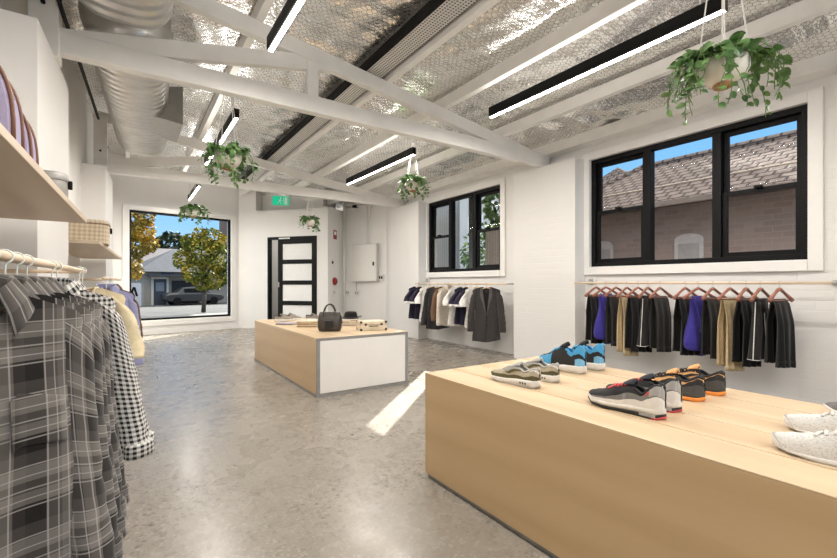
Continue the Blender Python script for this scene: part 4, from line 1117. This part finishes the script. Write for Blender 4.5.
# ------------------------------------------------------------------ wall services
o = thing('exit_sign', 'green running-man exit sign hanging below the far truss', 'exit sign', (2.46, 8.40, 2.63), R(-20))
MB().box(-.155, .155, -.012, .012, 0, .17).build('sign_board', m_green, o, bevel=.003)
q = MB()
def bar2(a, b, w): q.beam((a[0], -.0135, a[1]), (b[0], -.0135, b[1]), .003, w, (0, 0, 1) if abs(a[0] - b[0]) > abs(a[1] - b[1]) else (1, 0, 0))
bar2((.06, .015), (.06, .15), .012); bar2((.10, .015), (.10, .15), .05); q.disc((.0, -.012, .132), (0, -1, 0), .015, .003)
bar2((-.005, .115), (-.02, .07), .026); bar2((-.02, .07), (.01, .045), .014); bar2((.01, .045), (-.002, .02), .012); bar2((-.02, .07), (-.06, .03), .014); bar2((-.01, .10), (.03, .085), .010); bar2((-.01, .105), (-.045, .09), .010)
q.build('running_man', m_signw, o)
for x in (-.1, .1): MB().tube([(x, 0, .17), (x, 0, raftz(2.46) - 2.63)], .006, 8).build('rod', m_metal, o)
# box side face items: direction along E1->E2
us_ = (E2 - E1).normalized(); ns_ = Vector((us_.y, -us_.x)); ns_ = ns_ if ns_.x > 0 and ns_.y < 0 else -ns_
rs = math.atan2(us_.y, us_.x)
def onside(s, z): p = E1 + us_ * s; return (p.x, p.y, z)
o = thing('fire_sign', 'small red fire sign high on the side of the entry box', 'sign', onside(.34, 2.13), rs)
MB().box(-.08, .08, -.006, 0, 0, .21).build('sign_plate', m_red, o); MB().box(-.05, .05, -.008, -.006, .10, .18).build('white_symbol', m_signw, o)
o = thing('light_switch', 'small dark switch under the red fire sign', 'switch', onside(.20, 1.58), rs)
MB().box(-.05, .05, -.012, 0, -.05, .05).build('plate', m_wplast, o, bevel=.003); MB().box(-.03, .03, -.02, -.012, -.03, .03).build('rocker', m_blackm, o)
o = thing('alarm_bell', 'round dark red alarm bell on the side of the entry box', 'alarm', onside(.30, 1.14), rs)
MB().disc((0, 0, 0), (0, -1, 0), .09, .03, 28).build('base', m_red, o); MB().disc((0, -.03, 0), (0, -1, 0), .065, .03, 28).build('gong', m_red, o, bevel=.01)
o = thing('call_button', 'small grey button plate below the red alarm bell', 'switch', onside(.30, .88), rs)
MB().box(-.035, .035, -.012, 0, -.05, .05).build('plate', m_wplast, o, bevel=.003); MB().disc((0, -.012, 0), (0, -1, 0), .016, .008).build('button', m_grey, o)
uc = (E3 - E2).normalized(); rc_ = math.atan2(uc.y, uc.x)
def oncorner(s, z): p = E2 + uc * s; return (p.x, p.y, z)
def cpx(px):
    a = (px - 418.5) / 424.2; rx, ry = .5637 + .826 * a, .826 - .5637 * a
    den = uc.x * ry - uc.y * rx; s = (-E2.x * ry + E2.y * rx) / den; p = E2 + uc * s; return s, (p.x * .5637 + p.y * .826)
sA, dA = cpx(354.5); sB, dB = cpx(379.5)
zt = 1.1 + 38.6 / 424 * (dA + dB) / 2; zb = 1.1 + 1.3 / 424 * dA
o = thing('electrical_cabinet', 'pale grey electrical cabinet on the corner wall', 'electrical cabinet', oncorner((sA + sB) / 2, zb), rc_); hw = (sB - sA) / 2
MB().box(-hw, hw, -.10, 0, 0, zt - zb).build('cabinet_box', plain('cabinet_grey', (.55, .54, .52), .4, var=.02), o, bevel=.006)
dd = MB().box(-hw + .01, hw - .01, -.118, -.10, .01, zt - zb - .01).build('cabinet_door', m_wplast, o, bevel=.004)
MB().box(hw - .11, hw - .07, -.13, -.118, (zt - zb) * .42, (zt - zb) * .52).build('latch', m_blackm, dd, bevel=.003)
for i, s in enumerate((.02, .12)):
    ob = MB().tube([(0, 0, 0), (0, 0, 3.05 - zt)], .016, 10).build('conduit_pipe', m_wplast, loc=(oncorner((sA + sB) / 2 + s, 0)[0] - .05, oncorner((sA + sB) / 2 + s, 0)[1] - .025, zt)); tag(ob, 'white conduit pipe rising from the cabinet, ' + ('left one' if i == 0 else 'right one'), 'pipe', 'conduit pipes above the cabinet')
pA = oncorner(.05, 0); pB = oncorner(.9, 0)
ob = MB().tube([(pA[0] - .06, pA[1] - .06, 0), (pA[0] - .06, pA[1] - .06, 2.98)], .026, 12).build('vertical_pipe', m_wplast, smooth=True); tag(ob, 'white vertical pipe in the corner beside the entry box', 'pipe')
ob = MB().tube([(pA[0] - .03, pA[1] - .10, 2.93), (pB[0] - .08, pB[1] - .04, 2.93)], .022, 12).build('horizontal_pipe', m_wplast, smooth=True); tag(ob, 'white bent pipe running along the top of the corner wall', 'pipe')
o = thing('junction_box', 'dark junction box on the pipe above the electrical cabinet', 'junction box', oncorner(.42, 2.93), rc_)
MB().box(-.06, .06, -.12, -.04, -.03, .03).build('box_body', m_blackm, o, bevel=.004)
def outlet(s, z, label, dark=False):
    o = thing('power_outlet', label, 'power outlet', oncorner(s, z), rc_, 'power outlets on the corner wall')
    MB().box(-.075, .075, -.03, 0, -.075, .075).build('plate', m_wplast, o, bevel=.004)
    for x in (-.03, .03): MB().box(x - .018, x + .018, -.036, -.03, -.03, .03).build('socket', m_blackm if dark else m_grey, o)
    return o
sO, dO = cpx(381.5); outlet(sO, 1.1 + 5.5 / 424 * dO, 'power outlet with dark sockets to the right of the electrical cabinet', True)
s1, d1_ = cpx(348); outlet(s1, 1.1 - 9.5 / 424 * d1_, 'white outlet plate left of the pair below the cabinet')
s2, d2_ = cpx(357.5); outlet(s2, 1.1 - 10 / 424 * d2_, 'white outlet plate below the cabinet with a cable')
p = oncorner(s2, 0); ob = MB().tube([(p[0] - .03, p[1] - .02, zb + .0), (p[0] - .05, p[1] - .03, .98), (p[0] - .035, p[1] - .025, .93)], .008, 8).build('power_cable', m_grey, smooth=True); tag(ob, 'grey cable from the cabinet down to the outlet', 'cable')
for nm, y, z, lab in (('wall_socket', 3.29, 1.135, 'white wall socket beside the brick pier, near right rail'), ('wall_socket', 6.83, 1.17, 'white wall socket at the left of the far right rail')):
    o = thing(nm, lab, 'power outlet', (4.9, y - (.0 if y > 5 else .06), z)); MB().box(-.03, 0, -.055, .055, -.035, .035).build('plate', m_wplast, o, bevel=.004)
    MB().box(-.034, -.03, -.03, .03, -.015, .015).build('socket', m_grey, o)

# ------------------------------------------------------------------ outside, street side
def road_mat():
    t = NT('street_ground'); c = t.coord(); f = t.noise(c, .6, 4); t.set(col=t.ramp(f, [(.3, (.05, .05, .053)), (.7, (.085, .085, .085))]), rough=.9); return t.m
struct('ground_street', MB().box(-40, 60, 11.9, 140, -.75, -.65), road_mat(), 'grey street surface outside the shop window')
struct('footpath', MB().prism([(-20, 20), (20, 27.3), (20, 29.2), (-20, 21.9)], -.66, -.60), plain('pale_footpath', (.20, .195, .185), .9, vs=2), 'pale footpath across the street')
def leafcloud(m, c, rad, n, size, rg, sq=(1, 1, 1)):
    for _ in range(n):
        while True:
            v = Vector((rg.uniform(-1, 1), rg.uniform(-1, 1), rg.uniform(-1, 1)))
            if .35 < v.length < 1: break
        v = v.normalized() * v.length ** .5
        p = Vector(c) + Vector((v.x * rad * sq[0], v.y * rad * sq[1], v.z * rad * sq[2]))
        add_leaf(m, p, v + Vector((rg.uniform(-.8, .8), rg.uniform(-.8, .8), rg.uniform(-1, .4))), Vector((rg.uniform(-1, 1), rg.uniform(-1, 1), 1)), size * rg.uniform(.6, 1.3), .1)
def tree_mat(n, stops, sc=1.3):
    t = NT(n); c = t.coord(); f = t.math('ADD', t.math('MULTIPLY', t.noise(c, sc, 3), .65), t.math('MULTIPLY', t.noise(c, 9, 2), .35)); t.set(col=t.ramp(f, stops), rough=.7)
    t.b.inputs['Subsurface Weight'].default_value = 0; return t.m
m_aut = tree_mat('autumn_leaves', [(.36, (.04, .07, .012)), (.46, (.13, .17, .02)), (.55, (.36, .30, .03)), (.66, (.62, .40, .04))])
m_aut2 = tree_mat('golden_leaves', [(.36, (.08, .08, .015)), (.48, (.33, .23, .025)), (.62, (.64, .40, .04))])
m_dark = tree_mat('dark_foliage', [(.4, (.012, .022, .01)), (.6, (.035, .055, .02))]); m_green2 = tree_mat('green_foliage', [(.4, (.05, .10, .02)), (.6, (.14, .22, .05))])
m_bark = plain('tree_bark', (.075, .06, .05), .9, var=.3, vs=6, bump=.5, bs=8)
def tree(loc, label, mat, blobs, n, size, seed, trunk, tr=.13):
    rg = random.Random(seed); o = thing('street_tree', label, 'tree', loc)
    f = MB(); tot = sum(b[3] ** 2 for b in blobs)
    for x, y, z, r_ in blobs: leafcloud(f, (x, y, z), r_, int(n * r_ * r_ / tot), size, rg)
    f.build('crown', mat, o)
    t = MB(); t.tube([(0, 0, 0), (.04, .02, trunk * .5), (-.02, .03, trunk)], [tr, tr * .8, tr * .65], 10)
    for x, y, z, r_ in blobs: t.tube([(-.02, .03, trunk * .92), (x * .4, y * .4, lerp(trunk, z, .5)), (x, y, z)], [tr * .5, tr * .35, tr * .12], 7)
    t.build('trunk', m_bark, o, smooth=True); return o
tree((3.6, 27.6, -.62), 'yellow-green autumn street tree at the right of the shop window', m_aut,
     [(-.1, 0, 3.6, .85), (-.95, .3, 3.1, .55), (.8, -.2, 3.2, .8), (.45, .2, 4.35, .6), (-.55, -.2, 2.35, .55), (.6, .1, 2.1, .7), (1.2, .1, 4.0, .5), (-.75, 0, 4.1, .4), (1.25, 0, 2.3, .55), (.0, .1, 1.75, .45), (-.2, 0, 4.6, .35)], 5600, .16, 3, 1.9)
tree((-.2, 27.9, -.62), 'golden autumn street tree at the left of the shop window', m_aut2,
     [(0, 0, 5.1, 1.0), (.8, .1, 4.6, .6), (-.6, .2, 4.6, .8), (.55, -.1, 3.7, .55), (1.15, 0, 3.9, .40), (.25, 0, 2.9, .5), (.9, 0, 5.4, .45), (.5, 0, 2.3, .3)], 4200, .16, 4, 2.4)
tree((4.6, 62, -.65), 'dark evergreen tree behind the grey house roof', m_dark, [(0, 0, 6.0, 2.0), (-2.2, 0, 5.2, 1.6), (2.4, 0, 5.6, 1.9), (5.2, 0, 5.4, 1.8)], 3600, .5, 5, 4, .3)
# house across the street
hr = R(10.4)
o = thing('street_house', 'cream house with grey roof and dark door across the street', 'house', (2.03, 39.8, -.65), hr)
m_hw = plain('house_render', (.30, .28, .24), .9, var=.08); m_hr = plain('slate_roof', (.055, .06, .075), .8, var=.15, vs=3); m_zinc = plain('pale_zinc', (.36, .315, .295), .8, var=.08, vs=1)
MB().box(-1.1, 3.0, 0, 7, 0, 2.75).build('house_wall', m_hw, o)
MB().box(3.0, 9, .6, 7, 0, 2.6).build('side_wing', plain('wing_render', (.30, .28, .25), .9), o)
m = MB(); m.add([(-1.7, -.5, 2.65), (8.6, -.5, 2.65), (8.6, 8, 2.65), (-1.7, 8, 2.65), (1.9, 3.6, 4.75), (5.8, 3.6, 4.75)], [(0, 1, 5, 4), (1, 2, 5), (2, 3, 4, 5), (3, 0, 4), (0, 3, 2, 1)])
m.build('hip_roof', m_hr, o)
m = MB(); m.add([(-3, 6, 3.0), (4, 6, 3.0), (4, 13, 3.0), (-3, 13, 3.0), (-1.2, 8, 5.1), (3.4, 8, 5.1)], [(0, 1, 5, 4), (1, 2, 5), (2, 3, 4, 5), (3, 0, 4), (0, 3, 2, 1)])
m.build('rear_roof', m_zinc, o)
dr = MB().box(-.42, .45, -.06, .02, 0, 2.05).build('front_door', plain('door_slate', (.05, .06, .08), .5), o)
MB().box(-.28, .30, -.075, -.06, 1.1, 1.8).build('door_glass', plain('door_glass_grey', (.22, .25, .29), .2), dr)
MB().box(-.6, -.44, -.1, .02, 0, 2.15).box(.47, .63, -.1, .02, 0, 2.15).box(-.6, .63, -.1, .02, 2.07, 2.25).build('door_surround', plain('pale_surround', (.60, .57, .52), .8), o)
MB().box(.85, 2.9, -.02, .03, .1, 1.95).build('carport_shade_panel', plain('carport_shade', (.03, .03, .033), .8), o)  # dark panel paints the shade inside the carport
MB().box(-.9, 3.0, -.9, 0, 2.30, 2.42).build('awning', m_hr, o)
MB().box(.1, 1.0, -.05, .0, 2.45, 2.62).build('name_board', plain('board_blue', (.10, .12, .2), .6), o)
o = thing('garden_wall', 'pale garden wall with a dark mark beside the house door', 'wall', (.75, 38.4, -.65), hr)
MB().box(-1.9, 0, -.1, .1, 0, 1.75).build('wall_panel', plain('pale_fence', (.50, .50, .54), .8), o)
m = MB(); m.add([(-.78, -.105, .75), (-.58, -.105, .75), (-.48, -.105, 1.25), (-.35, -.105, .75), (-.2, -.105, .75), (-.38, -.105, 1.45), (-.55, -.105, 1.45)], [(0, 1, 2, 6), (2, 3, 4, 5, 6)]); m.build('dark_mark', m_blackm, o, solid=.004)
def car(loc, rz, label, mat):
    o = thing('parked_car', label, 'car', loc, rz)
    prof = [(-2.1, .45, .85), (-1.9, .3, .95), (-1.3, .28, 1.0), (-.9, .28, 1.38), (0, .28, 1.45), (.6, .28, 1.38), (1.1, .28, .98), (1.9, .3, .88), (2.15, .45, .7)]
    rings = []
    for x, z0, z1 in prof:
        k = .80 if z1 <= 1.05 else .72
        rings.append([(x, -.82, z0), (x, .82, z0), (x, .84, lerp(z0, min(z1, 1.0), .8)), (x, k * .9, z1), (x, -k * .9, z1), (x, -.84, lerp(z0, min(z1, 1.0), .8))])
    MB().loft(rings).build('car_body', mat, o, smooth=False, bevel=.05)
    MB().box(-.85, .75, -.80, -.70, .98, 1.30).box(-.85, .75, .70, .80, .98, 1.30).build('side_window', m_blackm, o)
    for x in (-1.35, 1.35):
        for y in (-.78, .78): MB().disc((x, y - .1, .31), (0, 1, 0), .31, .2, 24).build('wheel', m_blackm, o)
car((4.3, 38.9, -.65), hr, 'dark parked car by the garage across the street', plain('car_dark', (.03, .032, .036), .3))
o = thing('brick_tower', 'tall brown brick flue behind the right street tree', 'chimney', (9.6, 55, -.65), hr)
MB().box(-.6, .8, -.5, .5, 0, 10.2).build('shaft', plain('brown_brick', (.13, .10, .085), .9, var=.15), o); MB().box(-.7, .9, -.6, .6, 10.2, 10.4).build('cap', m_bark, o)

# ------------------------------------------------------------------ outside, neighbour side
def tiles_mat():
    t = NT('brown_roof_tiles'); c = t.coord(); b = t.n('ShaderNodeTexBrick'); b.inputs['Scale'].default_value = 1; b.inputs['Brick Width'].default_value = .22; b.inputs['Row Height'].default_value = .17
    b.inputs['Mortar Size'].default_value = .03; b.inputs['Mortar Smooth'].default_value = .8; sp = t.n('ShaderNodeSeparateXYZ'); t.L(c, sp.inputs[0]); cm = t.n('ShaderNodeCombineXYZ'); t.L(sp.outputs[1], cm.inputs[0]); t.L(t.math('MULTIPLY', sp.outputs[2], 1.95), cm.inputs[1]); t.L(cm.outputs[0], b.inputs['Vector'])
    col = t.mix(b.outputs['Fac'], t.ramp(t.noise(c, 9, 3), [(.3, (.17, .13, .112)), (.7, (.29, .23, .20))]), (.08, .062, .055)); t.set(col=col, rough=.9, spec=.1); t.bump(t.math('SUBTRACT', 1, b.outputs['Fac']), .6, .03); return t.m
def brick_mat():
    t = NT('brown_brickwork'); c = t.coord(); b = t.n('ShaderNodeTexBrick'); b.inputs['Scale'].default_value = 1; b.inputs['Brick Width'].default_value = .23; b.inputs['Row Height'].default_value = .085; b.inputs['Mortar Size'].default_value = .006
    b.inputs['Color1'].default_value = (.30, .22, .195, 1); b.inputs['Color2'].default_value = (.37, .28, .25, 1); b.inputs['Mortar'].default_value = (.36, .3, .27, 1)
    sp = t.n('ShaderNodeSeparateXYZ'); t.L(c, sp.inputs[0]); cm = t.n('ShaderNodeCombineXYZ'); t.L(sp.outputs[1], cm.inputs[0]); t.L(sp.outputs[2], cm.inputs[1]); t.L(cm.outputs[0], b.inputs['Vector'])
    t.set(col=b.outputs['Color'], rough=.9); return t.m
m_tile = tiles_mat(); m_nb = brick_mat()
struct('ground_side', MB().box(5.12, 40, -20, 11.9, -.3, -.2), plain('side_path', (.3, .29, .27), .9, vs=1), 'paved side passage outside the right wall')
o = thing('neighbour_house', 'brown brick neighbour house with tiled roof outside the right window', 'house', (7.7, 0, -.2))
MB().box(0, 3.4, -9, 6.1, 0, 2.65).build('brick_wall', m_nb, o)
m = MB(); m.add([(-.4, -9.4, 2.62), (-.4, 6.5, 2.62), (3.8, 6.5, 2.62), (3.8, -9.4, 2.62), (1.7, -7.6, 3.83), (1.7, 5.0, 3.83)], [(0, 1, 5, 4), (1, 2, 5), (2, 3, 4, 5), (3, 0, 4), (0, 3, 2, 1)])
m.build('tiled_roof', m_tile, o)
MB().box(-.50, -.40, -9.4, 6.5, 2.56, 2.64).build('gutter', plain('gutter_brown', (.26, .20, .17), .7), o)
MB().tube([(1.7, -7.6, 3.84), (1.7, 5.0, 3.84)], .08, 10).tube([(1.7, 5.0, 3.84), (-.4, 6.5, 2.66)], .07, 10).build('ridge_cap', m_tile, o, smooth=True)
MB().tube([(.30, -9, 3.06), (.30, 6, 3.06)], .012, 6).build('roof_wire', plain('pale_wire', (.62, .5, .36), .6), o)
for y in (3.29, 4.84, .3):
    wn = MB(); n = 12; pts = [(-.22, 1.0), (.22, 1.0)] + [(.22 * cos(a), 2.02 + .10 * sin(a)) for a in [PI * k / n for k in range(n + 1)]]
    vsA = [(-.03, y + a, b) for a, b in pts] + [(.02, y + a, b) for a, b in pts]; k = len(pts)
    wn.add(vsA, [tuple(range(k)), tuple(range(2 * k - 1, k - 1, -1))] + [(i, k + i, k + (i + 1) % k, (i + 1) % k) for i in range(k)])
    wo = wn.build('arched_window', plain('window_pale', (.55, .50, .48), .6), o)
    MB().box(-.036, -.03, y - .16, y + .16, 1.08, 1.96).build('pane', plain('blind_grey', (.40, .36, .35), .4), wo)
o = thing('far_roof', 'second brown hipped roof beyond the neighbour house', 'house', (12.2, 7.2, -.2))
MB().box(-.9, 2.4, -1.6, 2.4, 0, 3.1).build('brick_wall', m_nb, o)
MB().add([(-1.1, -2.4, 3.05), (3, -2.4, 3.05), (3, 3, 3.05), (-1.1, 3, 3.05), (0, 0, 4.80)], [(0, 1, 4), (1, 2, 4), (2, 3, 4), (3, 0, 4), (0, 3, 2, 1)]).build('tiled_roof', m_tile, o)
def corr(n, col):
    t = NT(n); c = t.coord(); w = t.n('ShaderNodeTexWave', bands_direction='Y'); w.inputs['Scale'].default_value = 4.2; t.L(c, w.inputs['Vector']); t.set(col=t.ramp(w.outputs['Fac'], [(0, tuple(x * .8 for x in col)), (1, col)]), rough=.5, metal=.2); t.bump(w.outputs['Fac'], .5, .02); return t.m
o = thing('corrugated_screen', 'tall grey corrugated screen wall seen through the far right window', 'screen wall', (6.05, 0, -.2))
MB().box(0, .06, 7.32, 9.8, 0, 4.1).build('screen_sheet', corr('grey_corrugated', (.42, .43, .44)), o); MB().box(.06, .14, 7.32, 9.8, 1.5, 1.6).box(.06, .14, 7.32, 9.8, 3.6, 3.7).build('screen_rail', m_metal, o)
o = thing('timber_post', 'dark timber post standing outside the far right window', 'post', (5.5, 6.19, -.2))
MB().box(-.06, .06, -.055, .055, 0, 3.9).build('shaft', plain('dark_post', (.06, .055, .05), .8), o); MB().box(-.075, .075, -.07, .07, 3.9, 3.95).build('cap', m_metal, o)
o = thing('corrugated_fence', 'brown corrugated fence below the right pane of the far window', 'fence', (6.05, 0, -.2))
MB().box(0, .05, 4.6, 6.42, 0, 2.35).build('fence_sheet', corr('brown_corrugated', (.33, .27, .23)), o); MB().box(-.05, 0, 5.6, 6.4, .9, 1.0).build('fence_rail', m_bark, o)
o = thing('pale_sky_block', 'added pale sky stand-in, a plain building beyond the trees, far right window', 'backdrop', (14, 12, -.2))  # added pale block standing in for hazy sky behind the trees
MB().box(0, 6, .6, 14, 0, 6.4).build('sky_block', plain('pale_sky_tone', (.55, .54, .52), .9, var=.05, vs=1), o)
for y in (3.0, 6.5): MB().box(-.03, .02, y, y + 1.1, 3.2, 4.6).build('window', m_frost, o)
tree((6.7, 6.25, -.2), 'green leafy tree behind the brown fence, far right window', m_green2, [(-.1, .18, 3.0, .42), (.1, -.55, 2.9, .55), (0, -1.0, 3.3, .6), (.1, .1, 3.7, .5), (-.2, .25, 2.3, .3)], 2600, .12, 14, 2.4, .08)
tree((9.0, 9.4, -.2), 'green shrub between the grey screen wall and brown fence, far right window', m_green2, [(0, 0, 1.6, .9), (.6, .6, 2.3, .9), (-.3, -.6, 1.0, .7)], 1800, .13, 15, 1.0, .08)
tree((13.6, 11.6, -.2), 'unseen tall tree added over the neighbour roof to block the sun', m_green2, [(-.3, -1.6, 7.9, 1.2), (-.6, -2.4, 8.1, 1.3), (-1.0, -1.7, 7.6, 1.1), (-.8, -3.3, 8.2, 1.2), (-.4, -2.0, 8.9, 1.1), (-.9, -2.9, 9.0, 1.1), (0, 0, 7.2, .6)], 7000, .30, 16, 5.6, .2)  # crown stays out of view, added to keep sun off the right window

# ------------------------------------------------------------------ light, sky, camera
sd = bpy.data.lights.new('sun', 'SUN'); sd.energy = 7.0; sd.angle = .006; sd.color = (1, .95, .86)
so = bpy.data.objects.new('sun', sd); C.objects.link(so)
el = math.atan(.548); tv = Vector((.739 * cos(el), .674 * cos(el), sin(el)))
so.rotation_euler = tv.to_track_quat('Z', 'Y').to_euler(); so.location = (20, 18, 15)
wd = bpy.data.worlds.new('sky'); bpy.context.scene.world = wd; wd.use_nodes = True; nt_ = wd.node_tree
bg = nt_.nodes['Background']; tc = nt_.nodes.new('ShaderNodeTexCoord'); sp = nt_.nodes.new('ShaderNodeSeparateXYZ'); rp = nt_.nodes.new('ShaderNodeValToRGB')
nt_.links.new(tc.outputs['Generated'], sp.inputs[0]); nt_.links.new(sp.outputs[2], rp.inputs[0]); nt_.links.new(rp.outputs[0], bg.inputs[0])
e = rp.color_ramp.elements; e[0].position = 0; e[0].color = (.55, .74, .92, 1); e[1].position = .75; e[1].color = (2.6, 2.55, 2.45, 1)
e.new(.12).color = (.30, .58, .92, 1); e.new(.34).color = (.16, .45, .88, 1); e.new(.5).color = (.9, 1.0, 1.15, 1)
bg.inputs[1].default_value = .52
cd = bpy.data.cameras.new('camera'); co = bpy.data.objects.new('camera', cd); C.objects.link(co)
cd.sensor_width = 36; cd.lens = 424.2 / 837 * 36; cd.clip_start = .02; cd.clip_end = 400; cd.shift_y = 4 / 837
co.location = (0, 0, 1.1); co.rotation_euler = (R(90), 0, R(-34.31))
sc = bpy.context.scene; sc.camera = co
sc.view_settings.view_transform = 'Standard'; sc.view_settings.look = 'None'; sc.view_settings.gamma = 1; sc.view_settings.exposure = 1.34
sc.view_settings.use_curve_mapping = False
sc.cycles.use_denoising = True; sc.cycles.denoiser = 'OPENIMAGEDENOISE'; sc.cycles.denoising_input_passes = 'RGB_ALBEDO_NORMAL'; sc.cycles.denoising_prefilter = 'NONE'; sc.cycles.max_bounces = 8; sc.cycles.diffuse_bounces = 5; sc.cycles.transparent_max_bounces = 12; sc.cycles.sample_clamp_indirect = 6
